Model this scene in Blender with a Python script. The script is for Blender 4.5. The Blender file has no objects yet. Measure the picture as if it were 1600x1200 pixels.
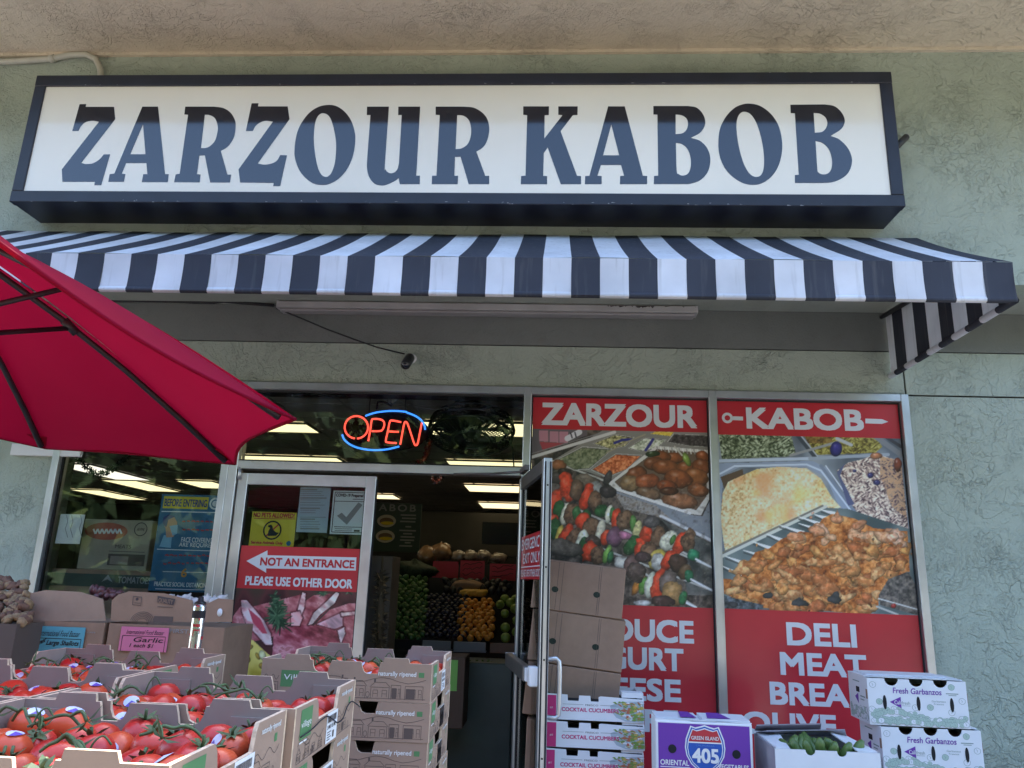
import bpy, math, random
import numpy as np
from mathutils import Vector, Matrix
S = bpy.context.scene
C = S.collection
rad = math.radians
# ---------------------------------------------------------------- camera
W = 4.95; EZ = 1.52; FPX = 1183.07
RA = np.array([0.99817356, 0.05057935, 0.03303449])
UA = np.array([-0.01911823, -0.25424289, 0.96695142])
FA = np.array([-0.05730656, 0.9658169, 0.25281154])
cd = bpy.data.cameras.new('camera'); cam = bpy.data.objects.new('camera', cd); C.objects.link(cam)
cam.matrix_world = Matrix(((RA[0], UA[0], -FA[0], 0), (RA[1], UA[1], -FA[1], -W), (RA[2], UA[2], -FA[2], EZ), (0, 0, 0, 1)))
cd.sensor_width = 36; cd.lens = FPX / 1600 * 36; cd.clip_start = .05; cd.clip_end = 500
S.camera = cam
# ---------------------------------------------------------------- sky, sun, exposure
SUN_EL, SUN_AZ = rad(62.3), rad(8)          # the sun stands behind the shop, a little to the right
wd = bpy.data.worlds.new('World'); S.world = wd; wd.use_nodes = True
nt = wd.node_tree; bg = nt.nodes['Background']
sk = nt.nodes.new('ShaderNodeTexSky'); sk.sky_type = 'NISHITA'; sk.sun_disc = False
sk.sun_elevation = SUN_EL; sk.sun_rotation = SUN_AZ
nt.links.new(sk.outputs[0], bg.inputs[0]); bg.inputs[1].default_value = .14
sl = bpy.data.lights.new('sun', 'SUN'); sl.energy = 3.6; sl.angle = rad(.5); sl.color = (1, .94, .84)
so = bpy.data.objects.new('sun', sl); C.objects.link(so)
sd = Vector((math.sin(SUN_AZ) * math.cos(SUN_EL), math.cos(SUN_AZ) * math.cos(SUN_EL), math.sin(SUN_EL)))
so.rotation_euler = (-sd).to_track_quat('-Z', 'Y').to_euler()
S.view_settings.view_transform = 'Standard'; S.view_settings.look = 'None'
S.view_settings.exposure = 2.78; S.view_settings.gamma = 1
S.cycles.max_bounces = 8; S.cycles.transparent_max_bounces = 12
S.cycles.use_denoising = True
S.cycles.caustics_reflective = False; S.cycles.caustics_refractive = False

# ---------------------------------------------------------------- pixel <-> world
def ray(x, y): return FA + RA * ((x - 800) / FPX) + UA * ((600 - y) / FPX)
def U(x, y, Y):                     # where the sight line of photo pixel (x, y) meets the plane Y
    d = ray(x, y); t = (Y + W) / d[1]
    return Vector((d[0] * t, Y, EZ + d[2] * t))
def UX(x, y, X):
    d = ray(x, y); t = X / d[0]
    return Vector((X, -W + d[1] * t, EZ + d[2] * t))
def UZ(x, y, Z):
    d = ray(x, y); t = (Z - EZ) / d[2]
    return Vector((d[0] * t, -W + d[1] * t, Z))
def PR(P):                          # numpy Nx3 -> photo pixels
    Q = P - np.array([0, -W, EZ]); d = Q @ FA
    return 800 + FPX * (Q @ RA) / d, 600 - FPX * (Q @ UA) / d

# ---------------------------------------------------------------- materials
def lin(c):
    return tuple(((v / 255) / 12.92 if v / 255 <= .04045 else ((v / 255 + .055) / 1.055) ** 2.4) for v in c)
MATS = {}
def mat(name, col, rough=.6, metal=0, var=.0, vscale=20, bump=0, bscale=60, coat=0, spec=.5, emit=None, sheen=0):
    if name in MATS: return MATS[name]
    m = bpy.data.materials.new(name); m.use_nodes = True; MATS[name] = m
    n = m.node_tree.nodes; l = m.node_tree.links; b = n['Principled BSDF']
    b.inputs['Base Color'].default_value = (*col, 1); b.inputs['Roughness'].default_value = rough
    b.inputs['Metallic'].default_value = metal; b.inputs['Coat Weight'].default_value = coat
    b.inputs['Coat Roughness'].default_value = .12
    b.inputs['Specular IOR Level'].default_value = spec
    tc = None
    if var or bump:
        tc = n.new('ShaderNodeTexCoord')
    if var:
        t = n.new('ShaderNodeTexNoise'); t.inputs['Scale'].default_value = vscale; t.inputs['Detail'].default_value = 5
        l.new(tc.outputs['Object'], t.inputs['Vector'])
        r = n.new('ShaderNodeValToRGB'); r.color_ramp.elements[0].position = .3; r.color_ramp.elements[1].position = .7
        r.color_ramp.elements[0].color = (*[c * (1 - var) for c in col], 1)
        r.color_ramp.elements[1].color = (*[min(1, c * (1 + var)) for c in col], 1)
        l.new(t.outputs['Fac'], r.inputs['Fac']); l.new(r.outputs['Color'], b.inputs['Base Color'])
    if bump:
        t = n.new('ShaderNodeTexNoise'); t.inputs['Scale'].default_value = bscale; t.inputs['Detail'].default_value = 4
        l.new(tc.outputs['Object'], t.inputs['Vector'])
        u = n.new('ShaderNodeBump'); u.inputs['Strength'].default_value = bump; u.inputs['Distance'].default_value = .004
        l.new(t.outputs['Fac'], u.inputs['Height']); l.new(u.outputs['Normal'], b.inputs['Normal'])
    if emit:
        b.inputs['Emission Color'].default_value = (*emit[0], 1); b.inputs['Emission Strength'].default_value = emit[1]
    return m

def stucco(name, col, ridge=1.0, stain=.12):
    m = bpy.data.materials.new(name); m.use_nodes = True
    n = m.node_tree.nodes; l = m.node_tree.links; b = n['Principled BSDF']
    b.inputs['Roughness'].default_value = .85; b.inputs['Specular IOR Level'].default_value = .25
    tc = n.new('ShaderNodeTexCoord')
    def noise(sc, det, dis=0):
        t = n.new('ShaderNodeTexNoise'); t.inputs['Scale'].default_value = sc; t.inputs['Detail'].default_value = det
        t.inputs['Distortion'].default_value = dis
        l.new(tc.outputs['Object'], t.inputs['Vector']); return t.outputs['Fac']
    def math_(op, a, bb=None, clamp=False):
        t = n.new('ShaderNodeMath'); t.operation = op; t.use_clamp = clamp
        for i, v in enumerate((a, bb)):
            if v is None: continue
            if isinstance(v, (int, float)): t.inputs[i].default_value = v
            else: l.new(v, t.inputs[i])
        return t.outputs[0]
    def smooth(v, lo, hi, a=0, c=1):
        t = n.new('ShaderNodeMapRange'); t.interpolation_type = 'SMOOTHSTEP'
        l.new(v, t.inputs[0]); t.inputs[1].default_value = lo; t.inputs[2].default_value = hi
        t.inputs[3].default_value = a; t.inputs[4].default_value = c
        return t.outputs[0]
    def wrinkle(sc, wd_, msc, lo, hi):
        v = noise(sc, 2.5, 1.1)
        r = smooth(math_('ABSOLUTE', math_('SUBTRACT', v, .5)), 0, wd_, 1, 0)
        k = smooth(noise(msc, 2, .6), lo, hi)
        return math_('MULTIPLY', r, k)
    wr = math_('ADD', math_('MULTIPLY', wrinkle(5.5, .012, 1.7, .52, .66), .8), math_('ADD', math_('MULTIPLY', wrinkle(15, .022, 2.1, .5, .66), .6), math_('MULTIPLY', wrinkle(34, .03, 3.1, .5, .62), .4)))
    step = math_('ADD', smooth(noise(4.2, 5, 2.6), .49, .525), math_('MULTIPLY', smooth(noise(11, 4, 1.5), .47, .53), .5))
    fine = noise(70, 5); patch = smooth(noise(1.3, 3, .8), .38, .62, .25, 1)
    h = math_('ADD', math_('MULTIPLY', wr, -.8 * ridge), math_('ADD', math_('MULTIPLY', math_('MULTIPLY', step, patch), .55 * ridge), math_('MULTIPLY', fine, .5)))
    u = n.new('ShaderNodeBump'); u.inputs['Strength'].default_value = .9; u.inputs['Distance'].default_value = .011
    l.new(h, u.inputs['Height']); l.new(u.outputs['Normal'], b.inputs['Normal'])
    mx = n.new('ShaderNodeMix'); mx.data_type = 'RGBA'
    mx.inputs[6].default_value = (*col, 1); mx.inputs[7].default_value = (*[c * .5 for c in col], 1)
    stain_crease_shade = math_('ADD', math_('MULTIPLY', wr, .24 * ridge), math_('ADD', math_('MULTIPLY', smooth(noise(.8, 7, .6), .42, .75), stain * 1.6), math_('MULTIPLY', smooth(noise(9, 6, .3), .45, .8), .16)), True)  # noise patches are stains; trowel creases are darkened to stand for their shade
    l.new(stain_crease_shade, mx.inputs[0]); l.new(mx.outputs[2], b.inputs['Base Color'])
    return m

def glass_mat(name, tint=(.9, .95, .93), refl=.9):
    m = bpy.data.materials.new(name); m.use_nodes = True
    n = m.node_tree.nodes; l = m.node_tree.links
    n.remove(n['Principled BSDF'])
    tr = n.new('ShaderNodeBsdfTransparent'); tr.inputs[0].default_value = (*tint, 1)
    gl = n.new('ShaderNodeBsdfGlossy'); gl.inputs['Roughness'].default_value = .012
    gl.inputs[0].default_value = (refl, refl, refl, 1)
    fr = n.new('ShaderNodeFresnel'); fr.inputs[0].default_value = 1.38
    mx = n.new('ShaderNodeMixShader')
    l.new(fr.outputs[0], mx.inputs[0]); l.new(tr.outputs[0], mx.inputs[1]); l.new(gl.outputs[0], mx.inputs[2])
    l.new(mx.outputs[0], n['Material Output'].inputs[0]); return m
def print_mat(name, k=1.0, rough=.35, coat=.25):
    m = bpy.data.materials.new(name); m.use_nodes = True
    n = m.node_tree.nodes; l = m.node_tree.links; b = n['Principled BSDF']
    a = n.new('ShaderNodeVertexColor'); a.layer_name = 'ink'
    l.new(a.outputs[0], b.inputs['Base Color']); b.inputs['Roughness'].default_value = rough
    b.inputs['Coat Weight'].default_value = coat; b.inputs['Coat Roughness'].default_value = .08
    return m
def cloth_mat(name, col, trans, rough=.8, scale=900, tcol=None, streak=0):
    m = bpy.data.materials.new(name); m.use_nodes = True
    n = m.node_tree.nodes; l = m.node_tree.links; b = n['Principled BSDF']
    tc = n.new('ShaderNodeTexCoord')
    t = n.new('ShaderNodeTexNoise'); t.inputs['Scale'].default_value = 3.0; t.inputs['Detail'].default_value = 8
    l.new(tc.outputs['Object'], t.inputs['Vector'])
    r = n.new('ShaderNodeValToRGB'); r.color_ramp.elements[0].position = .3; r.color_ramp.elements[1].position = .72
    r.color_ramp.elements[0].color = (*[c * .8 for c in col], 1); r.color_ramp.elements[1].color = (*[min(1, c * 1.12) for c in col], 1)
    l.new(t.outputs['Fac'], r.inputs['Fac'])
    mp = n.new('ShaderNodeMapping'); mp.inputs['Scale'].default_value = (38, 38, 2.2); l.new(tc.outputs['Object'], mp.inputs['Vector'])
    sn = n.new('ShaderNodeTexNoise'); sn.inputs['Scale'].default_value = 1; sn.inputs['Detail'].default_value = 4; l.new(mp.outputs[0], sn.inputs['Vector'])
    sr = n.new('ShaderNodeMapRange'); l.new(sn.outputs['Fac'], sr.inputs[0]); sr.inputs[1].default_value = .55; sr.inputs[2].default_value = .8; sr.inputs[3].default_value = 0; sr.inputs[4].default_value = streak
    sx = n.new('ShaderNodeMix'); sx.data_type = 'RGBA'; l.new(sr.outputs[0], sx.inputs[0]); l.new(r.outputs['Color'], sx.inputs[6]); sx.inputs[7].default_value = (.2, .19, .18, 1)
    l.new(sx.outputs[2], b.inputs['Base Color'])
    b.inputs['Roughness'].default_value = rough; b.inputs['Specular IOR Level'].default_value = .25
    w = n.new('ShaderNodeTexNoise'); w.inputs['Scale'].default_value = scale
    l.new(tc.outputs['Object'], w.inputs['Vector'])
    w2 = n.new('ShaderNodeTexNoise'); w2.inputs['Scale'].default_value = 6; l.new(tc.outputs['Object'], w2.inputs['Vector'])
    ad = n.new('ShaderNodeMath'); ad.operation = 'MULTIPLY_ADD'; l.new(w2.outputs['Fac'], ad.inputs[0]); ad.inputs[1].default_value = 4; l.new(w.outputs['Fac'], ad.inputs[2])
    u = n.new('ShaderNodeBump'); u.inputs['Strength'].default_value = .35; u.inputs['Distance'].default_value = .002
    l.new(ad.outputs[0], u.inputs['Height']); l.new(u.outputs['Normal'], b.inputs['Normal'])
    if trans:
        ts = n.new('ShaderNodeBsdfTranslucent'); ts.inputs[0].default_value = (*(tcol or col), 1)
        mx = n.new('ShaderNodeMixShader'); mx.inputs[0].default_value = trans
        l.new(b.outputs[0], mx.inputs[1]); l.new(ts.outputs[0], mx.inputs[2]); l.new(mx.outputs[0], n['Material Output'].inputs[0])
    return m

# ---------------------------------------------------------------- mesh tools
def org(o):
    v = Vector((0, 0, 0))
    while o is not None: v += o.location; o = o.parent
    return v
class MB:
    def __init__(s): s.v = []; s.f = []; s.m = []; s.sm = []
    def add(s, vs, fs, m=0, smooth=False):
        k = len(s.v); s.v += [tuple(x) for x in vs]
        for f in fs: s.f.append([k + i for i in f]); s.m.append(m); s.sm.append(smooth)
    def box(s, a, b, m=0, bev=0):
        (x0, y0, z0), (x1, y1, z1) = a, b
        x0, x1 = min(x0, x1), max(x0, x1); y0, y1 = min(y0, y1), max(y0, y1); z0, z1 = min(z0, z1), max(z0, z1)
        if not bev:
            s.add([(x0, y0, z0), (x1, y0, z0), (x1, y1, z0), (x0, y1, z0), (x0, y0, z1), (x1, y0, z1), (x1, y1, z1), (x0, y1, z1)],
                  [(0, 3, 2, 1), (4, 5, 6, 7), (0, 1, 5, 4), (1, 2, 6, 5), (2, 3, 7, 6), (3, 0, 4, 7)], m); return
        e = bev; vs = []
        for sx, x in ((1, x0), (-1, x1)):
            for sy, y in ((1, y0), (-1, y1)):
                for sz, z in ((1, z0), (-1, z1)):
                    vs += [(x, y + sy * e, z + sz * e), (x + sx * e, y, z + sz * e), (x + sx * e, y + sy * e, z)]
        def i(a, b_, c, k): return (a * 4 + b_ * 2 + c) * 3 + k
        fs = []
        for a in (0, 1): fs.append([i(a, 0, 0, 0), i(a, 1, 0, 0), i(a, 1, 1, 0), i(a, 0, 1, 0)])
        for b_ in (0, 1): fs.append([i(0, b_, 0, 1), i(1, b_, 0, 1), i(1, b_, 1, 1), i(0, b_, 1, 1)])
        for c in (0, 1): fs.append([i(0, 0, c, 2), i(1, 0, c, 2), i(1, 1, c, 2), i(0, 1, c, 2)])
        for b_ in (0, 1):
            for c in (0, 1): fs.append([i(0, b_, c, 1), i(1, b_, c, 1), i(1, b_, c, 2), i(0, b_, c, 2)])
        for a in (0, 1):
            for c in (0, 1): fs.append([i(a, 0, c, 0), i(a, 1, c, 0), i(a, 1, c, 2), i(a, 0, c, 2)])
            for b_ in (0, 1): fs.append([i(a, b_, 0, 0), i(a, b_, 1, 0), i(a, b_, 1, 1), i(a, b_, 0, 1)])
        for a in (0, 1):
            for b_ in (0, 1):
                for c in (0, 1): fs.append([i(a, b_, c, 0), i(a, b_, c, 1), i(a, b_, c, 2)])
        s.add(vs, fs, m)
    def tube(s, pts, r, n=8, m=0, cap=True, closed=False):
        P = [Vector(p) for p in pts]; R = r if isinstance(r, (list, tuple)) else [r] * len(P)
        vs = []; up = None; N = len(P)
        for i, p in enumerate(P):
            if closed: t = P[(i + 1) % N] - P[i - 1]
            else: t = P[min(i + 1, N - 1)] - P[max(i - 1, 0)]
            t.normalize()
            if up is None: up = t.orthogonal().normalized()
            else:
                up = up - t * up.dot(t)
                up = up.normalized() if up.length > 1e-6 else t.orthogonal().normalized()
            w = t.cross(up)
            for k in range(n):
                a = 2 * math.pi * k / n; vs.append(p + up * (R[i] * math.cos(a)) + w * (R[i] * math.sin(a)))
        fs = []
        for i in range(N if closed else N - 1):
            j = (i + 1) % N
            for k in range(n): fs.append((i * n + k, i * n + (k + 1) % n, j * n + (k + 1) % n, j * n + k))
        if cap and not closed:
            fs.append(tuple(range(n - 1, -1, -1))); fs.append(tuple((N - 1) * n + k for k in range(n)))
        s.add(vs, fs, m, True)
    def lathe(s, prof, c=(0, 0, 0), n=16, m=0, axis='Z'):
        vs = []; c = Vector(c)
        for r, h in prof:
            for k in range(n):
                a = 2 * math.pi * k / n; q = (r * math.cos(a), r * math.sin(a), h)
                if axis == 'Y': q = (q[0], h, q[1])
                elif axis == 'X': q = (h, q[0], q[1])
                vs.append(c + Vector(q))
        fs = [(i * n + k, i * n + (k + 1) % n, (i + 1) * n + (k + 1) % n, (i + 1) * n + k) for i in range(len(prof) - 1) for k in range(n)]
        if prof[0][0] > 1e-5: fs.append(tuple(range(n - 1, -1, -1)))
        if prof[-1][0] > 1e-5: fs.append(tuple((len(prof) - 1) * n + k for k in range(n)))
        s.add(vs, fs, m, True)
    def prism(s, poly, o, u, v, th, m=0):      # polygon (a,b) in plane o+u*a+v*b, thickness th against its normal
        o, u, v = Vector(o), Vector(u), Vector(v); n = u.cross(v).normalized()
        k = len(poly); A = [o + u * a + v * b for a, b in poly]; B = [p - n * th for p in A]
        s.add(A + B, [tuple(range(k)), tuple(range(2 * k - 1, k - 1, -1))] + [(i, i + k, (i + 1) % k + k, (i + 1) % k) for i in range(k)], m)
    def build(s, name, mats, parent=None, loc=None, local=False):
        base = Vector((0, 0, 0))
        if not local:
            base = org(parent) if parent else Vector(loc or (0, 0, 0))
        me = bpy.data.meshes.new(name)
        me.from_pydata([(x[0] - base.x, x[1] - base.y, x[2] - base.z) for x in s.v], [], s.f)
        if not isinstance(mats, (list, tuple)): mats = [mats]
        for m_ in mats: me.materials.append(m_)
        me.polygons.foreach_set('material_index', s.m); me.polygons.foreach_set('use_smooth', s.sm)
        me.update()
        o = bpy.data.objects.new(name, me); C.objects.link(o)
        if parent: o.parent = parent
        elif loc is not None: o.location = loc
        return o
def tag(o, label=None, cat=None, group=None, kind=None):
    if label: o['label'] = label
    if cat: o['category'] = cat
    if group: o['group'] = group
    if kind: o['kind'] = kind
    return o
def thing(name, label, cat, loc=(0, 0, 0), rz=0, group=None):
    o = bpy.data.objects.new(name, None); C.objects.link(o); o.location = loc; o.rotation_euler = (0, 0, rz); o.empty_display_size = .1
    return tag(o, label, cat, group)
def dup(root, loc, rz=None, label=None, group=None):
    r = root.copy(); C.objects.link(r); r.location = loc
    if rz is not None: r.rotation_euler = rz if isinstance(rz, (tuple, list)) else (0, 0, rz)
    if label: r['label'] = label
    if group: r['group'] = group
    for ch in list(root.children):
        c = ch.copy(); C.objects.link(c); c.parent = r
        for g in list(ch.children):
            d = g.copy(); C.objects.link(d); d.parent = c
    return r
# text outlines from Blender's own built-in font, cached
TXT = {}
def text_geo(t, bold=0.0, gap=1.0):
    key = (t, bold, gap)
    if key not in TXT:
        cu = bpy.data.curves.new('lettering', 'FONT'); cu.body = t; cu.size = 1; cu.offset = bold; cu.space_character = gap
        cu.resolution_u = 4
        ob = bpy.data.objects.new('lettering', cu); C.objects.link(ob)
        dg = bpy.context.evaluated_depsgraph_get(); me = bpy.data.meshes.new_from_object(ob.evaluated_get(dg))
        V = [(v.co.x, v.co.y) for v in me.vertices]; F = [tuple(p.vertices) for p in me.polygons]
        bpy.data.objects.remove(ob); bpy.data.curves.remove(cu); bpy.data.meshes.remove(me)
        if V:
            xs = [v[0] for v in V]; ys = [v[1] for v in V]; x0, x1, y0, y1 = min(xs), max(xs), min(ys), max(ys)
            V = [((x - x0) / max(x1 - x0, 1e-6), (y - y0) / max(y1 - y0, 1e-6)) for x, y in V]
        TXT[key] = (V, F)
    return TXT[key]
def outline_geo(loops):              # filled 2D shape with holes
    cu = bpy.data.curves.new('shape', 'CURVE'); cu.dimensions = '2D'; cu.fill_mode = 'BOTH'
    for lp in loops:
        sp = cu.splines.new('POLY'); sp.points.add(len(lp) - 1)
        for p, (x, y) in zip(sp.points, lp): p.co = (x, y, 0, 1)
        sp.use_cyclic_u = True
    ob = bpy.data.objects.new('shape', cu); C.objects.link(ob)
    dg = bpy.context.evaluated_depsgraph_get(); me = bpy.data.meshes.new_from_object(ob.evaluated_get(dg))
    V = [(v.co.x, v.co.y) for v in me.vertices]; F = [tuple(p.vertices) for p in me.polygons]
    bpy.data.objects.remove(ob); bpy.data.curves.remove(cu); bpy.data.meshes.remove(me)
    return V, F
class Flat:                          # flat printed matter on a plane
    def __init__(s, mb, o, u, v, step=.0006):
        s.mb = mb; s.o = Vector(o); s.u = Vector(u).normalized(); s.v = Vector(v).normalized(); s.n = s.u.cross(s.v); s.step = step; s.k = 1
    def P(s, a, b, k=None):
        return s.o + s.u * a + s.v * b + s.n * (s.step * (s.k if k is None else k))
    def poly(s, pts, m, k=None):
        s.mb.add([s.P(a, b, k) for a, b in pts], [tuple(range(len(pts)))], m)
    def rect(s, a0, b0, a1, b1, m, k=None): s.poly([(a0, b0), (a1, b0), (a1, b1), (a0, b1)], m, k)
    def ell(s, a, b, ra, rb, m, k=None, n=20): s.poly([(a + ra * math.cos(2 * math.pi * i / n), b + rb * math.sin(2 * math.pi * i / n)) for i in range(n)], m, k)
    def ring(s, a, b, ra, rb, w, m, k=None, n=24, t0=0, t1=2 * math.pi):
        for i in range(n):
            p, q = t0 + (t1 - t0) * i / n, t0 + (t1 - t0) * (i + 1) / n
            s.poly([(a + ra * math.cos(p), b + rb * math.sin(p)), (a + (ra - w) * math.cos(p), b + (rb - w) * math.sin(p)),
                    (a + (ra - w) * math.cos(q), b + (rb - w) * math.sin(q)), (a + ra * math.cos(q), b + rb * math.sin(q))], m, k)
    def line(s, pts, w, m, k=None):
        for (a, b), (c, d) in zip(pts, pts[1:]):
            L = math.hypot(c - a, d - b)
            if L < 1e-6: continue
            x, y = -(d - b) / L * w / 2, (c - a) / L * w / 2
            s.poly([(a + x, b + y), (a - x, b - y), (c - x, d - y), (c + x, d + y)], m, k)
    def text(s, t, a0, b0, a1, b1, m, k=None, bold=0.0, shear=0, slope=0, gap=1.0):
        fat = bold * .8; V, F = text_geo(t, 0, gap); h = b1 - b0; kk = s.k if k is None else k
        sh = [(0, 0)] if not fat else [(fat * c, fat * d) for c, d in ((-1, -1), (1, 1), (-1, 1), (1, -1), (0, 0))]
        e = fat * h
        for n_, (dx, dy) in enumerate(sh):      # heavier weights are several nudged copies, none on the same plane
            for i, f in enumerate(F):
                s.mb.add([s.P(a0 + e + (a1 - a0 - 2 * e) * V[j][0] + dx * h + shear * h * V[j][1], b0 + e + (h - 2 * e) * V[j][1] + dy * h + slope * (a1 - a0) * V[j][0], kk + (i % 12) * .02 + n_ * .24) for j in f], [tuple(range(len(f)))], m)
    def loops(s, loops, m, k=None):
        V, F = outline_geo(loops); s.mb.add([s.P(x, y, k) for x, y in V], F, m)
def front(mb, Y, step=.0006):        # plane facing the street: coordinates are world X, Z
    f = Flat(mb, (0, Y, 0), (1, 0, 0), (0, 0, 1), step); f.Y = Y
    f.q = lambda x, y: (lambda w: (w.x, w.z))(U(x, y, Y))
    def r(x0, y0, x1, y1):
        xm, ym = (x0 + x1) / 2, (y0 + y1) / 2
        return U(x0, ym, Y).x, U(xm, y1, Y).z, U(x1, ym, Y).x, U(xm, y0, Y).z
    f.r = r
    return f
# ---------------------------------------------------------------- shared materials
M = {}
M['stucco'] = stucco('green stucco', (.41, .465, .395), 1.0, .10)
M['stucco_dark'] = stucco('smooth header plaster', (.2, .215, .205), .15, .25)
M['stucco_ceiling'] = stucco('tan stucco ceiling', (.70, .62, .49), .9, .05)
M['soffit'] = stucco('soffit plaster', (.40, .42, .37), .5)
M['alu'] = mat('brushed aluminium', (.62, .63, .65), .36, .85, .14, 5, .08, 160)
M['alu_dark'] = mat('dark bronze aluminium', (.16, .145, .14), .42, .6, .1, 12)
M['rubber'] = mat('black rubber', (.018, .018, .02), .7)
M['black'] = mat('black paint', (.02, .021, .025), .45, 0, .2, 10)
M['navy'] = mat('navy frame paint', (.012, .014, .026), .42, 0, .25, 6, .05, 90)
M['letter'] = mat('glossy navy vinyl', (.006, .009, .018), .07, 0, spec=.7)
M['white'] = mat('white paint', (.78, .78, .79), .5, 0, .04, 7)
M['white_gloss'] = mat('white acrylic', (.84, .80, .70), .08, 0, .045, 1.1)
M['paper'] = mat('white paper', (.75, .77, .8), .6)
M['steel'] = mat('stainless steel', (.6, .6, .6), .25, 1, .05, 5)
M['red_vinyl'] = mat('red vinyl', (.56, .026, .042), .32, 0, .06, 4, coat=.3)
M['vinyl_white'] = mat('white vinyl', (.74, .76, .8), .35)
M['card'] = mat('brown cardboard', (.29, .185, .128), .85, 0, .08, 14, .15, 60)
M['card_pale'] = mat('kraft cardboard', (.33, .228, .17), .85, 0, .07, 18, .12, 90)
M['card_edge'] = mat('cut cardboard edge', (.62, .47, .33), .9, 0, .25, 120)
M['card_white'] = mat('white coated cardboard', (.72, .74, .78), .55, 0, .03, 9)
M['card_in'] = mat('grey cardboard inside', (.30, .235, .20), .9, 0, .06, 20)
M['card_shaded'] = mat('shaded white cardboard', (.30, .28, .32), .85, 0, .12, 14)  # white box sides and back flaps, greyed for interior shade and print
M['ink_dark'] = mat('dark grey ink', (.075, .06, .06), .8)
M['ink_brown'] = mat('brown ink', (.105, .075, .065), .8)
M['ink_black'] = mat('black ink', (.015, .015, .02), .7)
M['ink_green'] = mat('green ink', (.085, .215, .085), .7)
M['ink_white'] = mat('white ink', (.78, .78, .78), .7)
M['ink_red'] = mat('red ink', (.5, .03, .04), .6)
M['ink_purple'] = mat('purple ink', (.15, .035, .34), .6)
M['ink_blue'] = mat('blue ink', (.02, .09, .42), .6)
M['ink_yellow'] = mat('yellow ink', (.72, .55, .03), .6)
M['ink_magenta'] = mat('magenta ink', (.55, .03, .17), .6)
M['ink_grey'] = mat('grey ink', (.3, .3, .31), .7)
M['ink_teal'] = mat('teal ink', (.02, .16, .26), .6)
M['ink_navy'] = mat('navy ink', (.025, .05, .2), .6)
M['glass'] = glass_mat('window glass')
M['print'] = print_mat('printed photo vinyl')
M['dark'] = mat('dark void', (.012, .012, .014), .9)
M['stripe_dark'] = cloth_mat('charcoal awning stripe', (.045, .05, .068), 0, streak=.25)
M['stripe_white'] = cloth_mat('white awning stripe', (.74, .76, .82), .12, streak=.35)
M['red_cloth'] = cloth_mat('crimson umbrella fabric', (.26, .002, .038), .5, tcol=(.60, .004, .032))
M['plastic_black'] = mat('black plastic', (.025, .027, .032), .35)
M['pipe'] = mat('painted conduit', (.50, .49, .42), .5, 0, .05, 20)
# ================================================================ the setting
g = MB(); g.add([(-160, -160, -.15), (160, -160, -.15), (160, 60, -.15), (-160, 60, -.15)], [(0, 1, 2, 3)])
tag(g.build('parking_lot', mat('asphalt', (.085, .077, .067), .9, 0, .3, 3, .3, 40)), kind='structure')
g = MB(); g.box((-30, -6.6, -.149), (30, 14, -.003), 0)
tag(g.build('sidewalk', mat('concrete paving', (.34, .305, .255), .9, 0, .12, 4, .2, 60)), kind='structure')

shop = thing('shop_building', 'green stucco shopfront with aluminium windows, double glass door and deep porch roof', 'building')
XL, XR, ZH = -3.39, 2.298, 2.79
w = MB(); G = .006
w.box((-9, 0, 0), (XL, .22, ZH - .004), 0); w.box((XR + G, 0, 0), (9, .22, ZH - G), 0)
w.box((-9, 0, ZH), (XR - G, .22, 3.084), 0); w.box((XR + G, 0, ZH + G), (9, .22, 3.084), 0)
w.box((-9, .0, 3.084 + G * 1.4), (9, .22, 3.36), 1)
w.box((-9, .015, ZH - .05), (9, .2, 3.3), 2)
w.box((XR - .002, .012, 0), (XR + .05, .2, 3.1), 2)
w.box((XL, 0, 0), (-2.165, .2, .32), 0); w.box((-.155, 0, 0), (XR, .2, .12), 0)
w.build('storefront_wall', [M['stucco'], M['stucco_dark'], M['dark']], shop)
w = MB(); w.box((-12, -.52, 3.36), (12, -.36, 5.03), 0); w.build('fascia_wall', M['stucco'], shop)
w = MB(); w.box((-12, -.36, 3.362), (12, 0, 3.46), 0); w.build('soffit', M['soffit'], shop)
w = MB(); w.box((-14, -1.93, 5.03), (14, -.3, 5.1), 0); w.box((-14, -.545, 5.005), (14, -.521, 5.029), 0)
w.build('porch_ceiling', M['stucco_ceiling'], shop)
w = MB(); w.box((-14, -1.95, 5.101), (14, 14, 5.42), 0); w.build('roof', mat('roof edge paint', (.42, .40, .36), .7, 0, .1, 3), shop)
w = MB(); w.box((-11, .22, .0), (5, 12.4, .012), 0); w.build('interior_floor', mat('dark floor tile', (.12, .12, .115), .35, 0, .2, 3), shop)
w = MB(); w.box((-11, .22, 2.985), (5, 12.4, 3.1), 0)
for i in range(27): w.box((-11 + .61 * i - .012, .22, 2.978), (-11 + .61 * i + .012, 12.4, 2.984), 1)
for i in range(20): w.box((-11, .22 + .61 * i - .012, 2.9765), (5, .22 + .61 * i + .012, 2.983), 1)
w.build('interior_ceiling', [mat('grey ceiling tile', (.42, .39, .39), .9, 0, .08, 30), mat('ceiling grid', (.3, .29, .29), .6)], shop)
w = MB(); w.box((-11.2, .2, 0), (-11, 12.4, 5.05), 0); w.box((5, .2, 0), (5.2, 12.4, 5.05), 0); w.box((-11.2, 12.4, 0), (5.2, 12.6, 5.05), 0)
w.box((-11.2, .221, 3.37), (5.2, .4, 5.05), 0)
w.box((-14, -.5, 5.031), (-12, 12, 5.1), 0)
w.build('interior_wall', mat('grey interior wall', (.08, .078, .075), .8, 0, .15, 2), shop)

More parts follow.
